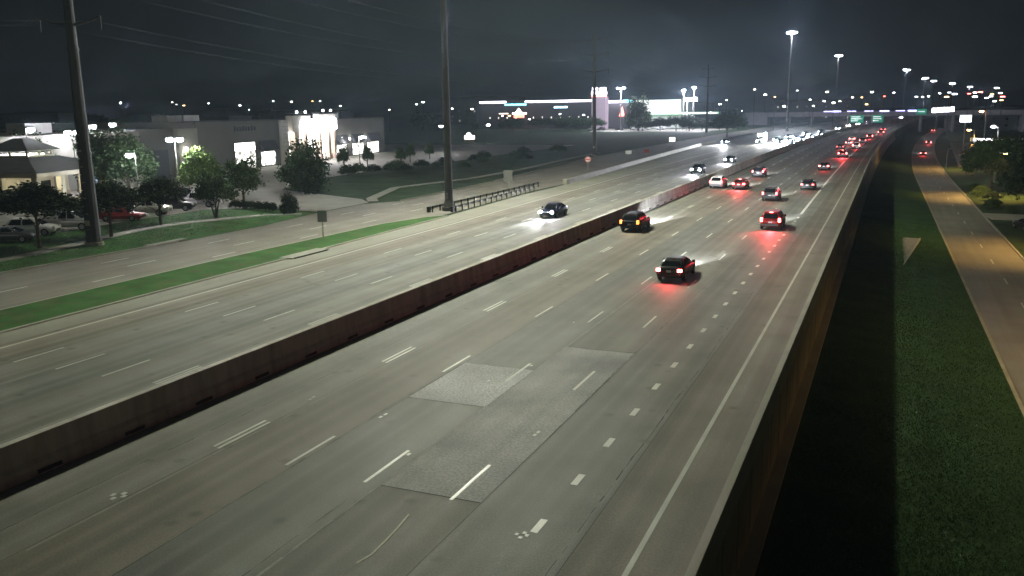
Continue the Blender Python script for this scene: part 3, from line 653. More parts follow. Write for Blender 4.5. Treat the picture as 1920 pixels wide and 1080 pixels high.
put('shaft', MB().cbox(a,b2,0,7,0,zb,.1), mat('tower_mauve', (.45,.36,.42), .85, emit=.12, ecol=(.8,.6,.75)), tw)
for x0, x1 in ((a-.3,(a+b2)/2-.4),((a+b2)/2+.2,b2+.5)):
    put('sign_box', MB().cbox(x0+.6,x1-.5,.2,2,zt-1.6,zt,.2), LEDW, tw); put('sign_box', MB().cbox(x0,x1,.2,2,zt-4.1,zt-2.1,.2), LEDW, tw); put('sign_band', MB().cbox(x0,x1,.2,2,zb+.02,zt-4.6,.1), RG, tw)
lw = thing('floodlit_store', 'floodlit white store wall with a flat roof behind the dark oak', 'store', (0,524,0))
a, zt = far(-84.3,14.9); b2, _ = far(-66.5,14.9); _, zb = far(-66,10.9)
put('wall', MB().cbox(a,b2,0,40,0,zt,.1), FWH, lw); put('roof_strip', MB().cbox(-167.5,a-.1,0,3,zt-1.3,zt,.1), LEDW, lw)
put('glowing_face', MB().box(a+.5,b2-.3,-.08,-.03,zb,zt-.2), glow('painted_floodlight', (.93,1,.93), 1.25, True), lw)  # emissive sheet in place of floodlight falling on the wall
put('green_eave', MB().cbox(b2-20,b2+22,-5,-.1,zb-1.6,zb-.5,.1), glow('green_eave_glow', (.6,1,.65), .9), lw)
put('dark_wing', MB().cbox(-167.5,a-.3,3.1,40,0,zt-1.4,.1), DKW, lw)
put('red_sign', MB().add([(a-7,-.3,zb-2.5),(a-3.4,-.3,zb-2.5),(a-4.9,-.3,zb+3.4),(a-7,-.1,zb-2.5),(a-3.4,-.1,zb-2.5),(a-4.9,-.1,zb+3.4)], [(0,1,2),(5,4,3),(0,2,5,3),(1,4,5,2),(0,3,4,1)]), RG, lw)
put('teal_sign', MB().cbox(-150.5,-144,-.6,-.1,zt-1.4,zt+.4,.2), LEDT, lw)
pv = struct('plaza_pavement', MB().poly([(x,y,-.02) for x,y in ((-150,455),(-88,440),(-80,510),(-160,515))]), LOT)
PG = glow('plaza_lamp_glow', (.85,.85,1), 600)
for i,(x,y,h,lab,n) in enumerate(((-84.2*1.62,470,23,'twin-headed plaza lamp blazing beside the sign tower',2),(-71.8*1.45,479,21.3,'plaza lamp right of the floodlit wall, the lower of the pair',1),(-68*1.45,479,22.7,'plaza lamp right of the floodlit wall, the higher of the pair',1))):
    t = thing('plaza_lamp', lab, 'lamp post', (x,y,0), 0, 'plaza lamps at the retail centre')
    put('pole', MB().tube([(0,0,0),(0,0,h)], [.35,.25], 8), STEEL, t)
    for s in ((-1.6,1.6) if n == 2 else (0,)): hd = put('lamp_head', MB().cbox(s-.9,s+.9,-.7,.7,h,h+.3,.08), STEEL, t); put('lens', MB().ball((s,0,h-.25),.85,.6,.45), PG, hd)
    lamp('plaza_light', 'POINT', 60000, (.85,.88,1), t, (0,-1,h-1.5), radius=.8)
ps = thing('plaza_sign', 'white lit pylon sign between the plaza lamps', 'sign', (-101.5,485,0))
put('board', MB().cbox(-4,3.5,0,.6,15.4,17.2,.1), glow('warm_board', (1,.97,.9), 3), ps); put('post', MB().box(-2.2,-1.6,.1,.5,0,15.38).box(1.2,1.8,.1,.5,0,15.38), STEEL, ps)
# monument sign, glowing, shaped like a low cloud
ms = thing('monument_sign', 'low white glowing sign shaped like a cloud on the dark lawn', 'sign', (-150,309,0), .5)
WG = glow('monument_glow', (1,1,.97), 3.2, True)
put('panel', MB().cbox(-2.0,2.0,-.2,.2,1.2,2.7,.2).ball((-.3,0,2.9),1.0,.2,.9), WG, ms); put('plinth', MB().cbox(-2.2,2.2,-.4,.4,0,1.18,.05), STB, ms)
fl = thing('roadside_sign', 'small bright white panel low on the dark meadow near the thin pole', 'sign', (-66.5,290,0), .2)
put('panel', MB().cbox(-.95,.95,-.1,.1,1.2,2.6,.1), glow('panel_white', (1,1,.98), 2.5), fl); put('post', MB().tube([(0,.2,0),(0,.2,1.5)], .12, 6), STEEL, fl)

# ------------------------------------------------------------------ overpass and gantry far down the highway
ov = thing('overpass', 'distant bridge crossing over the highway with bluish glare laid along its parapet', 'bridge', (0,600,0))
OVC = mat('overpass_concrete', (.30,.28,.30), .85, var=.1)
put('deck', MB().cbox(-75,70,0,14,5.1,6.9,.1), OVC, ov); put('parapet', MB().cbox(-75,70,-.3,.1,6.91,8.0,.05), OVC, ov)
for x in (-62,-48,-12,16,34): put('pier', MB().tube([(x,7,-5 if x > 10 else 0),(x,7,5.1)], .9, 10), OVC, ov)
put('abutment', MB().cbox(-90,-75.1,0,14,0,8,.2), OVC, ov); put('abutment', MB().cbox(70.1,86,0,14,-5,8,.2), OVC, ov)
BL = glow('bluish_fringe', (.45,.42,1.0), 16)
for x in (-38,-33,-24,-14,-5,4,11): put('fringe_bar', MB().cbox(x-2.6,x+2.6,-.6,-.31,8.02,8.4,.05), BL if x % 2 else glow('bluish_fringe_dim', (.5,.45,1), 5), ov)  # glowing bars imitate the violet fringe around lights on the bridge
GRN = mat('guide_sign_green', (.01,.16,.10), .5, emit=.22, ecol=(.05,.75,.5)); GW = mat('sign_text_white', (.8,.8,.8), .5, emit=.7, ecol=(.9,1,1))
ga = thing('sign_gantry', 'overhead gantry with two green guide signs across the northbound lanes', 'gantry', (cx(470),470,0))
put('upright', MB().tube([(-26.6,0,0),(-26.6,0,7.2)], .3, 8), STEEL, ga); put('beam', MB().box(-26.6,-8,-.2,.2,6.6,7.0), STEEL, ga)
for x0, x1 in ((-25.6,-19.4),(-15.6,-10.4)):
    g = put('guide_panel', MB().cbox(x0,x1,-.4,-.21,3.6,7.2,.08), GRN, ga)
    for z, q in ((6.4,.8),(5.5,.9),(4.5,.6)): put('legend_line', MB().box(x0+.5,x0+.5+(x1-x0-1)*q,-.43,-.405,z-.22,z+.22), GW, g)
bg2 = thing('guide_sign', 'green guide sign hung on the bridge at its right end', 'road sign', (15.9+0,598.5,0))
put('guide_panel', MB().cbox(-2.9,2.9,-.2,.2,5.9,9.2,.1), GRN, bg2); put('legend_line', MB().box(-2,1.8,-.25,-.21,7.3,7.9), GW, bg2); put('bracket', MB().box(-2.5,2.5,.21,1.1,7,7.3), STEEL, bg2)
# ------------------------------------------------------------------ east side lights
OR = glow('sodium_glow', (1,.55,.16), 40); SOD = (1,.60,.18)
def street_lamp(loc, h, lab, arm, g, group, s=1., power=0, color=SOD, cone=150, tilt=12):
    t = thing('street_lamp', lab, 'street lamp', loc, 0, group)
    put('pole', MB().tube([(0,0,0),(0,0,h*.8),(arm*.25,0,h),(arm,0,h+.25)], [.12*s,.09*s,.07*s,.05*s], 7), STEEL, t)
    hd = put('lamp_head', MB().cbox(min(arm,arm*1.5),max(arm,arm*1.5),-.18*s,.18*s,h+.16,h+.16+.2*s,.04*s), STEEL, t); put('lens', MB().ball((arm*1.25,0,h+.12),.32*s,.2*s,.12*s), g, hd)
    if power: lamp('street_lamp_light', 'SPOT', power, color, t, (arm*1.25,0,h-.15), (0,R(tilt if arm < 0 else -tilt),0), radius=.2, spot_size=R(cone), spot_blend=.5)
    return t
street_lamp((19.2,118,-4.9), 9.2, 'sodium street lamp on the east kerb just outside the right edge', -2.0, OR, 'sodium street lamps on the east side', power=5000, cone=126)
street_lamp((36,64,-4.9), 12.5, 'tall sodium lamp over the lot outside the right edge', -1.5, OR, 'sodium street lamps on the east side', power=24000, cone=165, tilt=0)
street_lamp((24.5,185,-4.9), 8.0, 'sodium street lamp hidden among the dark trees on the east kerb', -4.0, OR, 'sodium street lamps on the east side', power=11000, cone=128)
street_lamp((20.2,262,-4.9), 10.2, 'orange street lamp flaring above the dark trees', -1.2, OR, 'sodium street lamps on the east side', 1.6, power=9000)
street_lamp((30,352,-4.9), 14.2, 'higher orange lamp near the right edge of the lit strip', -1.2, glow('sodium_red_glow', (1,.35,.15), 60), 'sodium street lamps on the east side', 2.2)
street_lamp((21.6,221,-4.9), 12.0, 'white street lamp low at the right among the trees', -.9, LOTG, 'white street lamps on the east side', 1.6, power=1200, color=(1,.97,.9))
street_lamp((12.6,236,-4.9), 6.5, 'thin unlit pole standing at the east kerb past the driveway', .6, STEEL, 'white street lamps on the east side', .8)
rsn = thing('lit_sign', 'bright white square sign glowing between the trees and the bridge', 'sign', (22.3,331,-4.9))
put('board', MB().cbox(-1.7,1.7,-.15,.15,11.1,13.3,.1), glow('board_cool', (.92,.92,1), 6, True), rsn); put('post', MB().tube([(0,.3,0),(0,.3,12)], .15, 8), STEEL, rsn)
gsb = thing('fuel_canopy', 'small building with a lit canopy edge behind the east trees', 'building', (22,258,-4.9))
put('wall', MB().cbox(-2.5,10,2,10,0,6.4,.1), mat('shop_wall_warm', (.38,.27,.18), .8), gsb); put('canopy', MB().cbox(-3,9,-3,2,7.6,8.4,.08), WHITE, gsb); put('light_edge', MB().cbox(-2.6,1.6,-3.2,-3.01,7.9,8.4,.04), glow('canopy_edge_glow', (.95,.95,1), 5), gsb)
for x in (-2.4,3,8.4): put('post', MB().tube([(x,-2,0),(x,-2,7.6)], .15, 8), STEEL, gsb)
lamp('canopy_light', 'POINT', 900, (1,.85,.7), gsb, (1,-1,7.2))
br = thing('stacked_sign', 'cluster of blazing white sign boxes at the far bend', 'sign', (24,520,-4.9))
for x, w in ((-4.2,2.0),(-1.6,2.6),(1.6,2.9),(4.4,1.8)): put('sign_box', MB().cbox(x-w/2,x+w/2,-.3,.3,12.8+x*.06,15.0+x*.06,.2), glow('sign_box_violet', (.93,.88,1), 18), br)
put('frame', MB().box(-5,5.2,.31,.6,12.4,15.3).box(-3,-2.6,.31,.6,0,12.4).box(2.6,3,.31,.6,0,12.4), DKW, br)
pl2 = struct('east_parking_lot', MB().poly([(x,y,-4.78) for x,y in ((17.5,270),(60,262),(80,420),(24,440))]), LOT)

# ------------------------------------------------------------------ far lights on the skyline
TINY = [(-457.4,430,19.7),(-546.1,567,21.5),(-672.7,704,21.5),(-462.4,491,17.9),(-563,628,20.9),(-681.5,765,14.2),(-464.1,552,17.9),(-568.8,689,15),(-372.9,476,19.5),(-461.2,613,20.7),(-538.8,750,22.7),(-379.3,537,19.7),(-454.7,674,17),(-276.5,461,12.9),(-334.5,598,16.8),(-404.2,735,19.6),(-537.9,522,10.4),(-674,659,6.3),(-448,446,7.2),(-296.5,583,13.2),(-356.5,720,12.3),(-243.9,507,12.6),(-276.9,644,8.5),(-174.2,431,7),(-215.4,500,8.3),(-220,500,8.3),(-179.6,492,9.1),(-165,492,8.4),(-117.5,766,8.2),(-77.4,553,21.9),(-88.7,690,20.2),(-56.5,477,16.6),(-58.7,614,21.7),(-49.1,751,22.1),(-44.2,538,15.3),(-45.9,675,14.8),(-27,462,13.2),(-24.1,599,16.6),(-22.8,736,17.4),(-11.2,523,18.7),(-.4,660,19.7),(-4.2,447,15.8),(12.1,584,16.2),(19.1,721,16.9),(16.2,508,15.9),(31.3,645,16.2),(18.1,432,16.6),(28.8,569,18.2),(39.2,706,18.4),(33.7,493,16.7),(46.3,630,18.5),(60,767,20.1),(49.1,554,16.7),(66.3,691,18.4),(35.3,478,15.1),(51.8,615,15),(66.1,752,16.7),(52.9,539,15.2),(61.9,676,13.1),(45.1,463,13.3),(-106,600,13.5),(-137.5,737,10.4),(-89,524,15.7),(-71.7,661,11.5),(-35.2,448,11.9),(-30.5,585,14.3),(-18.7,722,12.1)]
RANK = {i: k for k, i in enumerate(sorted(range(len(TINY)), key=lambda i: TINY[i][0]/TINY[i][1]))}
FARW = glow('far_lamp_white', (.95,1,.97), 26); FARY = glow('far_lamp_warm', (1,.9,.72), 20); FARR = glow('far_lamp_red', (1,.14,.12), 14); FARD = glow('far_lamp_dim', (.9,.95,1), 9); FARO = glow('far_lamp_amber', (1,.55,.2), 12)
FP = MB().tube([(0,0,-1),(0,0,0)], .12, 5).mesh('pole')
FH = MB().cbox(-.75,.75,-.4,.4,-.12,.45,.15).mesh('lamp_head')
for i, (x, y, z) in enumerate(TINY):
    gz = -4.9 if x > 10+cx(y) else 0
    t = thing('distant_lamp', '%s tiny distant lamp counted from the left along the skyline' % ordn(RANK[i]+1), 'street lamp', (x,y,gz), 0, 'tiny lamps along the skyline')
    put('pole', FP, DKW, t, (0,0,z-gz), None, (1,1,z-gz)); s = y/560*(.7 if i % 3 else 1.0)
    M = FARR if i in (41,49,51,57) else (FARO if i % 7 == 3 else FARY if i % 4 == 1 else (FARD if i % 5 == 2 else FARW))
    put('lamp_head', FH, M, t, (0,0,z-gz), None, (s*(1.6 if x > 20 else 1),s,s))
# low town silhouettes on the skyline
TB = mat('town_wall_night', (.10,.10,.10), .9, var=.1); TWN = glow('town_window', (.9,.85,.7), .35); TR = mat('town_roof_night', (.05,.05,.05), .9)
rr = random.Random(3)
towns = [(-560,440,60,18,'pale low block on the far left skyline with rows of windows',14),(-300,285,26,18,'dark gabled house roof behind the lot lamps at the left',9),(-285,318,20,18,'square dark town house left of the store roof',11),(-420,560,80,20,'long dark warehouse on the skyline over the store',13),(-330,700,70,24,'faint tall block on the skyline above the store entrance',23),(-150,640,60,30,'dark hall behind the plaza lamps',15),(-60,760,60,30,'wide dark box store far beyond the bridge',16),(60,640,50,30,'dark block at the right end of the skyline',13)]
for x, y, w, d, lab, h in towns:
    gz = -4.9 if x > 40 else 0
    t = thing('town_building', lab, 'building', (x,y,gz), .1)
    put('wall', MB().cbox(-w/2,w/2,0,d,0,h,.2), TB, t); put('roof', hip(-w/2-.6,w/2+.6,-.6,d+.6,h+.01,h+(3.5 if w < 30 else 1.0),.7), TR, t)
    n = max(3, int(w/7))
    for i in range(n):
        for q in range(max(1, int(h/5))): put('window', MB().cbox(-w/2+w*(i+.3)/n,-w/2+w*(i+.3)/n+1.4,-.1,-.01,2.2+4*q,3.8+4*q,.05), TWN if rr.random() < .18 else GLASS, t)
# ------------------------------------------------------------------ trees and shrubs
def crown_mesh(name, seed, clumps, leaves, size, flat=.8, low=-.7):
    rs = np.random.RandomState(seed); V = []; 
    dirs = rs.randn(clumps*3,3); dirs /= np.linalg.norm(dirs,axis=1)[:,None]
    dirs = dirs[dirs[:,2] > low][:clumps]; n = len(dirs)
    lob = 1+.16*np.sin(dirs[:,0]*4+seed)+.14*np.sin(dirs[:,1]*5+seed*2)+.12*np.sin(dirs[:,2]*6+seed)
    r = (.30+.66*rs.rand(n)**.55)*lob
    c = dirs*r[:,None]*np.array([1,1,flat])
    cr_ = .12+.12*rs.rand(n)
    p = (c[:,None,:]+rs.randn(n,leaves,3)*cr_[:,None,None]*.62).reshape(-1,3); N = len(p)
    a = rs.randn(N,3); a /= np.linalg.norm(a,axis=1)[:,None]; b = np.cross(a, rs.randn(N,3)); b /= np.linalg.norm(b,axis=1)[:,None]
    s = size*(.6+.8*rs.rand(N))[:,None]
    q = np.stack([p-a*s*.5, p+b*s*.33, p+a*s*.6, p-b*s*.33], 1).reshape(-1,3)
    me = bpy.data.meshes.new(name); me.from_pydata(q.tolist(), [], np.arange(N*4).reshape(-1,4).tolist()); return me
CROWNS = [crown_mesh('crown', s, 210, 36, .108, f, l) for s, f, l in ((3,.85,-.5),(8,.72,-.45),(15,1.0,-.75))]
BUSH = crown_mesh('foliage', 21, 120, 26, .14, .9, -.35); CONE = crown_mesh('foliage', 31, 150, 30, .10, 1.25, -.9)
def trunk_mesh(seed, multi):
    rs = random.Random(seed); mb = MB(); base = .16
    if multi:
        for i in range(3):
            a = 2.1*i+.3; mb.tube([(.12*math.cos(a),.12*math.sin(a),0),(.35*math.cos(a),.35*math.sin(a),1.1),(.9*math.cos(a),.9*math.sin(a),2.6)], [.14,.11,.06], 7)
    else:
        mb.tube([(0,0,0),(.04,.02,.9),(.0,.05,2.4),(.1,0,3.6)], [base*1.25,base,base*.8,.07], 8)
    for i in range(6):
        a = rs.uniform(0,6.28); z = 1.5+.3*i; L = rs.uniform(1.0,1.8); mb.tube([(0,0,z),(L*.5*math.cos(a),L*.5*math.sin(a),z+.7),(L*math.cos(a),L*math.sin(a),z+1.1)], [.08,.055,.03], 6)
    return mb.mesh('trunk')
TRUNKS = [trunk_mesh(1,False), trunk_mesh(2,True), trunk_mesh(5,False)]
def tree(loc, h, w, lab, v=0, leaf=1, tr=0, group=None, name='tree', cz=.60, crown=None):
    t = thing(name, lab, 'tree', loc, random.uniform(0,6.28), group)
    put('trunk', TRUNKS[tr], BARK, t, None, None, (h/6.*1.05,h/6.*1.05,h/6.))
    put('crown', crown or CROWNS[v], LEAF[leaf], t, (0,0,h*cz), None, (w/2, w/2, h*(1-cz)/.86))
    return t
def shrub(loc, h, w, lab, leaf=1, group=None, me=None):
    t = thing('shrub', lab, 'shrub', loc, random.uniform(0,6.28), group)
    put('foliage', me or BUSH, LEAF[leaf], t, (0,0,h*.42), None, (w/2,w/2,h*.56)); put('stem', MB().tube([(0,0,0),(.03,0,h*.4)], [.06,.03], 6).tube([(0,0,0),(.15,.1,h*.35)], [.04,.02], 5), BARK, t)
    return t
tree((-75.4,83.8,0), 5.0, 4.6, 'small tree with pale forked trunk on the lawn by the sidewalk', 1, 1, 1)
tree((-80.6,95.2,0), 6.0, 5.0, 'dark spreading tree behind the forked one at the lot entrance', 0, 1, 0)
tree((-92.4,100.2,0), 6.8, 5.8, 'bright green tree lit by the tall lot lamp', 0, 2, 0)
tree((-76.6,76.1,0), 5.2, 6.0, 'round dark tree over the parked cars right of the short lot lamp', 1, 0, 0, cz=.68)
tree((-74.0,66.6,0), 5.6, 5.6, 'dark tree just right of the thick transmission pole', 0, 0, 2, cz=.68)
tree((-74.6,58.6,0), 6.0, 7.4, 'wide dark tree before the drive-through canopy', 1, 0, 0, cz=.70)
tree((-83.7,113.6,0), 7.0, 7.4, 'dense dark tree standing before the store entrance', 2, 0, 0, cz=.5)
tree((-107,100.5,0), 8.2, 8.5, 'big dark tree behind the short lot lamp', 0, 0, 2)
tree((-114,103.5,0), 9.0, 9.0, 'large dim tree between the transmission pole and the store', 2, 0, 2)
tree((-138.2,118,0), 9.0, 8.5, 'dark tree rising behind the lantern of the drive-through', 1, 0, 2)
tree((-150,116,0), 9.0, 9.5, 'tree with a patch of bright leaves at the left edge', 0, 1, 2)
tree((-128,101,0), 8.4, 7.0, 'dark tree beside the drive-through roof', 2, 0, 2)
BSH = CROWNS[2]
t = shrub((-68.6,89.4,0), 2.4, 2.2, 'tall clipped dark bush standing alone at the lot entrance', 0, me=BSH)
for i, (x, y, w) in enumerate(((-79.8,92.6,1.5),(-78.3,92.2,1.6),(-76.8,92.0,1.5),(-75.4,91.7,1.4),(-73.9,91.4,1.5),(-72.5,91,1.3))):
    shrub((x,y,0), 1.15, w, '%s low clipped bush from the left in the row along the lot entrance' % ordn(i+1), 0, 'low clipped bushes in a row')
for i, (x, y, h, w) in enumerate(((-97.5,146,2.4,3.6),(-99,152,2.2,3.4),(-97.8,156,1.8,3.4),(-96,160,2.0,3.6),(-93.6,161,1.6,3.6),(-98,166,2.2,3.6),(-96,173,1.8,3.6),(-91,171.6,1.6,3.4),(-95.6,184,2,3.8),(-85.3,172.7,1.6,3),(-93,195,1.9,3.6),(-88,188,1.7,3.2),(-96,206,2.2,4),(-90,214,2,4),(-94,228,2.2,4.4),(-88,240,2.2,4.6),(-84,205,1.5,3.2),(-95,130,1.7,3),(-91,123,1.5,2.8),(-86,119,1.2,2.4))):
    shrub((x,y,0), h*.95, w, 'loose dark shrub in the bed by the store lot, %s counted away from the entrance' % ordn(i+1), i % 2, 'shrubs in the bed along the store lot')
for x, y, h, lab in ((-109.5,162.5,4.6,'thin young tree in front of the first right-hand store window'),(-110.2,173.2,4.2,'young tree with pale leaves before the store windows'),(-106,181,3.6,'young tree by the lot past the store windows'),(-108.6,190,4.2,'sapling beside the orange-lit shrub in the lot'),(-110.2,203,3.8,'last sapling along the lot before the dark lawn')):
    tree((x,y,0), h, 2.4, lab, 0, 1, 0, name='young_tree')
# trees around the retail centre
tree((-126,468,0), 15.5, 12.5, 'dark round oak silhouetted against the floodlit wall', 2, 0, 0, cz=.52)
for i, (x, y, h, w) in enumerate(sorted(((-122,462,7,12),(-112,460,6.5,11),(-104,462,7.5,12),(-98,466,7,10),(-152,472,7,10),(-160,470,6.5,12),(-172,480,7,12),(-186,482,7,14),(-200,470,6.5,14),(-92,470,6,9),(-84,476,6,9),(-75,480,6.5,10)))):
    tree((x,y,0), h, w, 'low dark tree edging the retail centre, %s from the left' % ordn(i+1), i % 3, 0, 2, 'low trees edging the retail centre')
for i in range(26):
    x = -720+26*i+random.uniform(-9,9); y = 420+random.uniform(-60,140)
    if -260 < x < -70: y = 590
    tree((x,y,0), random.uniform(9,13), random.uniform(13,20), 'dark tree on the far skyline, %s from the left end of the belt' % ordn(i+1), i % 3, 0, 2, 'tree belt on the skyline')
# east side trees
for i, (x, y, h, w, lab, lf) in enumerate(((19.4,204,9.5,9,'dark tree at the bend of the east frontage road, lit orange below',1),(22.5,236,9,10,'dark tree behind the first one on the east side',0),(22.2,164,9.5,9,'big black tree at the right edge above the driveway',0),(26,172,10.5,10,'black tree behind the one above the driveway',0),(24.5,137,8,8,'black tree over the parked car at the right edge',0),(31,200,11,12,'black tree deep in the east grove',0),(30,232,10,12,'black tree in the east grove beside the lit building',0),(24.5,149.5,6,6.5,'black tree by the driveway at the right edge',0),(34,164,11,12,'black tree cut by the right edge of the picture',0),(27,214,8,8,'low dark tree in the middle of the east grove',1),(38,250,11,13,'black tree at the back of the east grove',0),(44,225,12,14,'outermost black tree of the east grove',0))):
    tree((x,y,-4.9), h, w, lab, i % 3, lf, 2, 'east grove')
for i, (x, y, h, w) in enumerate(((16.2,166,1.4,2.2),(17,171,1.2,2.4),(15.6,186,1.3,2.2),(17.6,180,1.6,2.8),(18.5,159.5,1.2,2.2),(16,200,1.4,2.4),(17,193,1.6,2.6))):
    shrub((x,y,-4.9), h, w, 'low shrub along the east kerb, %s from the driveway' % ordn(i+1), 1, 'low shrubs along the east kerb')
# ------------------------------------------------------------------ vehicles
def paint(name, c, metal=.3, rough=.32): return mat('paint_'+name, c, rough, metal=metal, spec=.6)
PB, PW, PS, PG, PR, PN = paint('black',(.022,.022,.025)), paint('white',(.72,.72,.70),0), paint('silver',(.55,.56,.57),.3), paint('grey',(.10,.10,.11),.4), paint('red',(.30,.015,.012)), paint('navy',(.02,.025,.06))  # the red also serves as brake glow on the braking cars
HEADF = glow('headlight_far', (.80,.80,1.0), 1500); HEAD = glow('headlight_on', (.74,.74,1.0), 900); HEADW = glow('headlight_warm', (1,.93,.82), 900)
TAIL = glow('taillight_on', (1,.045,.05), 9); BRAKE = glow('brake_light_on', (1,.085,.08), 40); AMBER = glow('brake_light_amber', (1,.28,.04), 4)
SPEC = {
 'sedan': dict(L=4.85, belt=.96, st=[(-2.42,.74,.46,.84),(-2.32,.86,.32,.98),(-1.55,.915,.25,1.02),(-.4,.925,.22,.98),(.9,.92,.22,.94),(1.7,.90,.25,.86),(2.2,.84,.30,.74),(2.42,.66,.42,.62)],
   cab=(-1.85,1.15,.80,-1.05,.25,.60,1.45), tl=(.56,.86,-2.44,-2.24,.74,.93), hl=(.46,.80,2.14,2.36,.58,.72), wy=(-1.42,1.42), wr=.33),
 'suv': dict(L=4.75, belt=1.06, st=[(-2.37,.78,.50,1.02),(-2.28,.90,.36,1.10),(-1.5,.945,.28,1.12),(-.3,.95,.26,1.09),(.95,.945,.26,1.06),(1.7,.93,.28,.98),(2.15,.88,.34,.86),(2.37,.70,.46,.72)],
   cab=(-2.26,1.15,.84,-1.78,.35,.66,1.72), tl=(.70,.91,-2.40,-2.18,.82,1.16), hl=(.50,.84,2.10,2.32,.70,.86), wy=(-1.40,1.42), wr=.37),
 'pickup': dict(L=5.8, belt=1.18, st=[(-2.9,.90,.55,1.12),(-2.82,.97,.45,1.20),(-1.2,.985,.36,1.20),(-.3,.985,.34,1.20),(1.2,.98,.34,1.18),(2.1,.97,.36,1.12),(2.65,.94,.42,1.02),(2.9,.80,.52,.90)],
   cab=(-.75,1.75,.86,-.55,.95,.68,1.90), tl=(.82,.99,-2.94,-2.76,.78,1.16), hl=(.56,.90,2.62,2.86,.82,1.00), wy=(-1.85,1.85), wr=.40),
}
CM = {}
def bulge(c, k):
    x, y, z = c; return (x, y, z)
def car_meshes(kind):
    if kind in CM: return CM[kind]
    S = SPEC[kind]; P = []
    rings = []
    for (y, w, zb, zt) in S['st']:
        h = zt-zb; half = [(w*.80,zb),(w*.95,zb+.10*h),(w,zb+.45*h),(w*.985,zb+.80*h),(w*.90,zt-.01),(w*.70,zt+.012)]
        ring = [(0,y,zb)]+[(x,y,z) for x, z in half]+[(0,y,zt+.02)]+[(-x,y,z) for x, z in half[::-1]]
        rings.append(ring)
    body = MB().loft(rings)
    if kind == 'pickup':
        pass
    P.append(('body', body.mesh('body', True), 'paint', ()))
    yr0, yf0, wb, yr1, yf1, wt, zr = S['cab']; zb = S['belt']-.04
    def ring8(yr, yf, w, z, c): return [(w-c,yr,z),(w,yr+c,z),(w,yf-c*1.6,z),(w-c,yf,z),(-(w-c),yf,z),(-w,yf-c*1.6,z),(-w,yr+c,z),(-(w-c),yr,z)]
    cab = MB().loft([ring8(yr0,yf0,wb,zb,.10), ring8((yr0+yr1)/2-.05,(yf0+yf1)/2+.06,(wb+wt)/2+.04,(zb+zr)/2,.10), ring8(yr1,yf1,wt,zr-.05,.10), ring8(yr1+.12,yf1-.12,wt-.12,zr,.10)])
    P.append(('cabin', cab.mesh('cabin', False), 'paint', ()))
    zt = zr-.06
    def lerp(a, b2, t): return tuple(a[i]+(b2[i]-a[i])*t for i in range(3))
    def pane(bl, br, tr, tl, n, off=.03):
        o = Vector(n)*off; q = [Vector(p)+o for p in (bl,br,tr,tl)]
        mid1, mid2 = (q[0]+q[3])/2+Vector(n)*.03, (q[1]+q[2])/2+Vector(n)*.03
        return MB().add([tuple(p) for p in (q[0],q[1],mid2,mid1,q[2],q[3])], [(0,1,2,3),(3,2,4,5)])
    def fz(t): return zb+.05+(zt-zb-.05)*t
    P.append(('rear_window', pane((-wb+.16,yr0,zb+.08),(wb-.16,yr0,zb+.08),(wt-.12,yr1,zt-.04),(-wt+.12,yr1,zt-.04),(0,-.85,.5)).mesh('rear_window'), 'glass', ()))
    P.append(('windshield', pane((wb-.14,yf0,zb+.06),(-wb+.14,yf0,zb+.06),(-wt+.1,yf1,zt-.03),(wt-.1,yf1,zt-.03),(0,.6,.8)).mesh('windshield'), 'glass', ()))
    for s in (1,-1):
        ym = (yr0+yf0)/2-.1; k = .03
        for (a0,a1,t0,t1) in ((yr0+.30,ym-.05,yr1+.20,ym-.05),(ym+.05,yf0-.34,ym+.05,yf1-.16)):
            if a1-a0 < .3: continue
            P.append(('side_window', pane((s*wb,a0,zb+.08),(s*wb,a1,zb+.08),(s*wt,t1,zt-.04),(s*wt,t0,zt-.04),(s*1.0,0,.25)).mesh('side_window'), 'glass', ()))
        x0,x1,y0,y1,z0,z1 = S['tl']; P.append(('taillight', MB().cbox(min(s*x0,s*x1),max(s*x0,s*x1),y0,y1,z0,z1,.03).mesh('taillight'), 'tail', ()))
        x0,x1,y0,y1,z0,z1 = S['hl']; P.append(('headlight', MB().ball((s*(x0+x1)/2,(y0+y1)/2,(z0+z1)/2),(x1-x0)/2*1.05,(y1-y0)/2+.06,(z1-z0)/2+.11).mesh('headlight'), 'head', ()))
        P.append(('side_mirror', MB().cbox(min(s*.93,s*1.1),max(s*.93,s*1.1),yf0-.55,yf0-.40,zb+.02,zb+.20,.03).mesh('side_mirror'), 'paint', ()))
    b0 = S['st'][0]; P.append(('rear_bumper', MB().cbox(-.78,.78,b0[0]-.07,b0[0]+.2,b0[2]-.06,b0[2]+.14,.04).mesh('rear_bumper'), 'trim', ()))
    P.append(('licence_plate', MB().box(-.16,.16,b0[0]-.05,b0[0]-.01,.70,.84).mesh('licence_plate'), 'plate', ()))
    f0 = S['st'][-1]; P.append(('grille', MB().cbox(-.5,.5,f0[0]-.10,f0[0]+.03,f0[2]+.02,f0[3]-.06,.03).mesh('grille'), 'trim', ()))
    wr = S['wr']; W = max(st_[1] for st_ in S['st'])
    ty = MB().tube([(-.11,0,0),(-.09,0,0),(.09,0,0),(.11,0,0)], [wr*.9,wr,wr,wr*.9], 18).mesh('tyre'); ri = MB().tube([(.105,0,0),(.122,0,0)], [wr*.66,wr*.6], 14).mesh('rim'); hub = MB().tube([(-.122,0,0),(-.105,0,0)], [wr*.6,wr*.66], 14).mesh('rim')
    for s in (1,-1):
        for y in S['wy']: P.append(('wheel', ty, 'tyre', (('rim', ri if s > 0 else hub, RIM),), (s*(W-.10),y,wr)))
    if kind == 'pickup': P.append(('cargo_bed', MB().box(-.84,.84,-2.78,-.80,1.10,1.235).mesh('cargo_bed'), 'trim', ()))
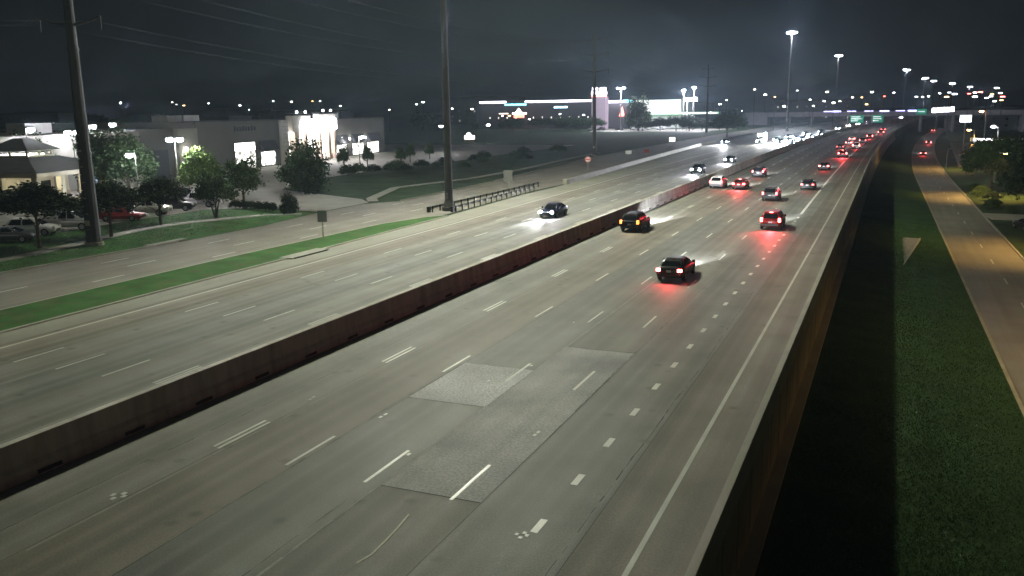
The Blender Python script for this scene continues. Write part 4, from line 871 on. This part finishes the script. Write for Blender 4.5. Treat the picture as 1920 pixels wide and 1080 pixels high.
    P.append(('brake_lamp', MB().box(-.16,.16,yr1-.07,yr1-.02,zt-.03,zt+.02).mesh('brake_lamp'), 'high', ()))
    CM[kind] = P; return P
def car(kind, loc, lab, pm, rz=0., tail=None, head=None, high=None, group='cars driving on the highway', beam=0, red=0, redc=(1,.05,.05), cat=None, name=None, bcol=(.92,.95,1.0), dist=45):
    t = thing(name or {'sedan':'sedan_car','suv':'suv_car','pickup':'pickup_truck'}[kind], lab, cat or {'sedan':'car','suv':'car','pickup':'pickup truck'}[kind], loc, rz, group, 1.09)
    mm = dict(paint=pm, glass=GLASS, tail=tail or LENS_RED, head=head or LENS_CLEAR, trim=DARKM if pm is not PW else PG, plate=PLATE, tyre=BLACK, high=high or LENS_RED)
    for p in car_meshes(kind):
        o = put(p[0], p[1], mm[p[2]], t, p[4] if len(p) > 4 else None)
        for c in p[3]: put(c[0], c[1], c[2], o)
    L = SPEC[kind]['L']
    if beam:
        lamp('headlight_beam', 'SPOT', beam, bcol, t, (0,L/2+.15,.75), (R(90-5),0,0), radius=.25, spot_size=R(38), spot_blend=.7)
    if red:
        lamp('taillight_light', 'SPOT', red, redc, t, (0,-L/2-.2,.85), (R(-62),0,0), radius=.3, spot_size=R(112), spot_blend=.8)
    return t
BM = 14000
def hd(y, s=0): return s-math.atan(2*7e-5*max(0,y-170))
NBC = [
 ('sedan',-14.15,64.2,PB,'dark sedan with red tail lights, the nearest car on the northbound lanes',BRAKE,None,320),
 ('suv',-23.9,88.4,PB,'black boxy car hugging the median barrier with amber tail lights',AMBER,None,40),
 ('suv',-10.75,94.2,PR,'red-lit car braking hard with three bright brake lights at the dotted line',BRAKE,BRAKE,2400),  # red paint here carries the glow of its brake lights
 ('suv',-14.3,122.4,PG,'dark car two lanes left of the solid gore line, behind the braking one',TAIL,None,60),
 ('sedan',-11.0,139.6,PB,'dark car right beside the start of the solid gore line',TAIL,None,60),
 ('suv',-24.4,139.2,PW,'white car close to the median barrier',TAIL,None,60),
 ('sedan',-20.8,138.2,PR,'car glowing red from braking beside the white one',BRAKE,BRAKE,2400),  # body coloured red to imitate brake-light glow
 ('suv',-21.3,162.6,PB,'dark car alone in the second lane ahead of the white one',TAIL,None,80),
 ('sedan',-11.6,182.4,PB,'red-tailed car ahead on the lane by the gore line',BRAKE,None,160),
 ('suv',-10.4,226.9,PR,'braking car lost in red glare near the far end of the gore line',BRAKE,BRAKE,2400),  # red body colour stands in for the brake glare
 ('sedan',-13.0,267,PB,'left car of the first distant pair of tail lights',TAIL,None,200),
 ('suv',-9.0,272,PW,'right car of the first distant pair of tail lights',BRAKE,None,180),
 ('sedan',-12.0,296,PG,'third of the distant queue of tail lights',BRAKE,None,180),
 ('suv',-8.4,310,PB,'fourth of the distant queue of tail lights',TAIL,None,80),
 ('sedan',-12.4,330,PW,'fifth of the distant queue of tail lights',BRAKE,None,180),
 ('suv',-7.2,352,PB,'sixth of the distant queue of tail lights',BRAKE,None,600),
 ('pickup',-4.0,402,PB,'tall truck with red lamps at the bend under the guide signs',BRAKE,BRAKE,600),
 ('sedan',-3.6,450,PG,'last tail lights before the bridge',BRAKE,None,180),
]
for kind, x, y, pm, lab, tl, hi, rd in NBC:
    car(kind, (x,y,0), lab, pm, hd(y), tl, LENS_CLEAR, hi, 'cars driving north', (BM*3.5 if tl is AMBER else BM) if y < 300 else 0, rd, (1,.35,.05) if tl is AMBER else (1,.04,.05))
SBC = [
 ('sedan',-36.1,96.6,PN,'dark car coming with twin headlights, nearest on the southbound lanes',HEAD),
 ('suv',-33.3,167.6,PB,'second oncoming car near the median barrier',HEAD),
 ('sedan',-33.0,202,PN,'third oncoming car close to the median barrier',HEAD),
 ('sedan',-51.4,303.5,PB,'oncoming car alone on the ramp lane at the far left',HEAD),
 ('suv',-33.4,303,PB,'oncoming car at the left front of the dazzling pack',HEAD),
 ('sedan',-29.2,299,PG,'oncoming car at the right front of the dazzling pack',HEAD),
 ('suv',-36.4,318,PW,'oncoming car of the dazzling pack behind the truck',HEADW),
 ('sedan',-32.4,320,PB,'fifth oncoming car of the dazzling pack',HEAD),
 ('suv',-28.6,325,PB,'sixth oncoming car of the dazzling pack',HEAD),
 ('sedan',-31.8,340,PG,'seventh oncoming car of the dazzling pack',HEAD),
 ('suv',-35.4,348,PB,'eighth oncoming car of the dazzling pack',HEAD),
 ('sedan',-27.8,352,PB,'ninth oncoming car of the dazzling pack',HEAD),
 ('pickup',-31.0,368,PB,'tall oncoming truck of the dazzling pack',HEAD),
 ('suv',-26.8,384,PB,'eleventh oncoming car of the dazzling pack',HEAD),
 ('sedan',-33.5,395,PB,'twelfth oncoming car of the dazzling pack',HEAD),
 ('suv',-28.8,416,PB,'last oncoming car of the dazzling pack',HEAD),
 ('suv',-24.6,470,PB,'oncoming headlights just left of the green guide signs',HEADW),
 ('sedan',-22.6,536,PB,'oncoming headlights between the green guide signs',HEADW),
 ('suv',-19.0,580,PB,'oncoming headlights under the left half of the bridge',HEADW),
 ('sedan',-15,622,PB,'oncoming headlights under the middle of the bridge',HEAD),
 ('suv',-8,694,PB,'oncoming headlights past the bridge at the bend',HEAD),
 ('sedan',-4,760,PB,'oncoming headlights farther round the bend',HEAD),
 ('suv',6.8,838,PB,'farthest oncoming headlights on the bend',HEAD),
]
for kind, x, y, pm, lab, hl in SBC:
    car(kind, (x,y,0), lab, pm, hd(y, math.pi), LENS_RED, HEADF if y > 290 and hl is HEAD else hl, None, 'cars driving south', BM*(.6 if y < 290 else 6) if y < 430 else 0, 0)
# delivery truck on the southbound side
tr = thing('box_truck', 'white box truck with lit headlights at the left of the oncoming pack', 'truck', (-39.7,303,0), hd(303, math.pi), 'cars driving south')
put('cargo_box', MB().cbox(-1.22,1.22,-4.2,1.2,.95,3.7,.06), PW, tr); cb = put('cab', MB().loft([[(-1.05,1.25,zz),(1.05,1.25,zz),(1.05,yy,zz),(-1.05,yy,zz)] for zz, yy in ((.55,3.4),(1.45,3.35),(1.6,2.9),(2.6,2.35))]), PW, tr)
put('windshield', MB().quad((-.95,2.87,1.68),(.95,2.87,1.68),(.92,2.42,2.52),(-.92,2.42,2.52)), GLASS, cb); put('grille', MB().cbox(-.6,.6,3.36,3.44,.75,1.3,.03), DARKM, cb)
for s in (-1,1):
    put('headlight', MB().ball((s*.82,3.40,.95),.2,.1,.15), HEADW, tr)
    for y in (-2.8,2.4): w = put('wheel', MB().tube([(s*1.0-.14,y,.48),(s*1.0+.14,y,.48)], .48, 16), BLACK, tr); put('rim', MB().tube([(s*1.15-.01,y,.48),(s*1.15+.01,y,.48)], .28, 12), RIM, w)
put('marker_lamp', MB().box(-.6,.6,2.36,2.42,2.62,2.70), HEADW, tr); put('chassis', MB().box(-.5,.5,-4.0,2.8,.5,.93), DARKM, tr)
lamp('headlight_beam', 'SPOT', BM, (1,.95,.85), tr, (0,3.6,1.0), (R(86),0,0), radius=.25, spot_size=R(70), spot_blend=.9)
# east frontage road
car('sedan', (10.4,333.6,-5), 'lone car with red tail lights on the east frontage road', PB, hd(333), BRAKE, LENS_CLEAR, None, 'cars on the east frontage road', BM*1.5, 500)
car('suv', (15.2,424,-5), 'car with a bright red lamp farther up the east frontage road', PB, -.1, BRAKE, LENS_CLEAR, None, 'cars on the east frontage road', BM, 900)
car('sedan', (24,612,-5), 'farthest car on the east frontage road near the bridge', PW, -.15, BRAKE, LENS_CLEAR, None, 'cars on the east frontage road', BM, 900)
car('sedan', (18.1,139,-4.88), 'dark car parked at the right edge below the driveway', PB, .3, LENS_RED, LENS_CLEAR, None, 'cars parked on the east side')
# parked in the west lots
PK = [('sedan',-81.3,60.6,PG,'grey sedan parked at the far left end of the row'),('suv',-83.4,65.0,PW,'white car parked second from the left end of the row'),('pickup',-83.6,69.4,PS,'silver pickup parked left of the thick transmission pole'),
      ('sedan',-84.2,77.6,PR,'dark red car parked right of the thick transmission pole'),('pickup',-85.6,82.6,PW,'white crew-cab pickup parked beside the round tree'),('suv',-86.0,88.2,PB,'black car parked between the white pickup and the silver truck'),
      ('pickup',-86.6,92.4,PS,'silver truck parked last in the row by the small forked tree'),('suv',-95.5,99.5,PB,'black car parked in the second row under the bright green tree'),('sedan',-95,94,PW,'white car half hidden in the second row of the lot'),('suv',-97,86,PG,'grey car in the second row behind the transmission pole'),('sedan',-96,80,PW,'pale sedan in the second row left of the transmission pole')]
for kind, x, y, pm, lab in PK: car(kind, (x,y,-.01), lab, pm, R(-62)+random.uniform(-.05,.05), LENS_RED, LENS_CLEAR, None, 'cars parked in the store lot')
for i, (x, y) in enumerate(((-140,480),(-131,482),(-126,484),(-150,478),(-156,480),(-118,486))):
    car('suv' if i % 2 else 'sedan', (x,y,0), ['dark car parked left under the oak of the retail lot','car parked under the oak of the retail lot','pale car parked right under the oak of the retail lot','car parked by the foot of the twin plaza lamp','car parked left of the twin plaza lamp','car parked before the floodlit wall'][i], [PB,PS,PW,PG,PW,PS][i], R(80), None, None, None, 'cars parked at the retail centre')
# ------------------------------------------------------------------ night haze
HZ = 0.0003
if HZ:
    o = put('haze', MB().box(-5100,5100,-420,5100,-6.2,60), None); o['kind'] = 'stuff'
    M = bpy.data.materials.new('haze'); M.use_nodes = True; nt = M.node_tree; nt.nodes.remove(nt.nodes['Principled BSDF'])
    pv_ = nt.nodes.new('ShaderNodeVolumePrincipled'); pv_.inputs['Density'].default_value = HZ; pv_.inputs['Color'].default_value = (.62,.8,1,1); pv_.inputs['Anisotropy'].default_value = .2
    nt.links.new(pv_.outputs[0], nt.nodes['Material Output'].inputs['Volume']); o.data.materials.append(M)
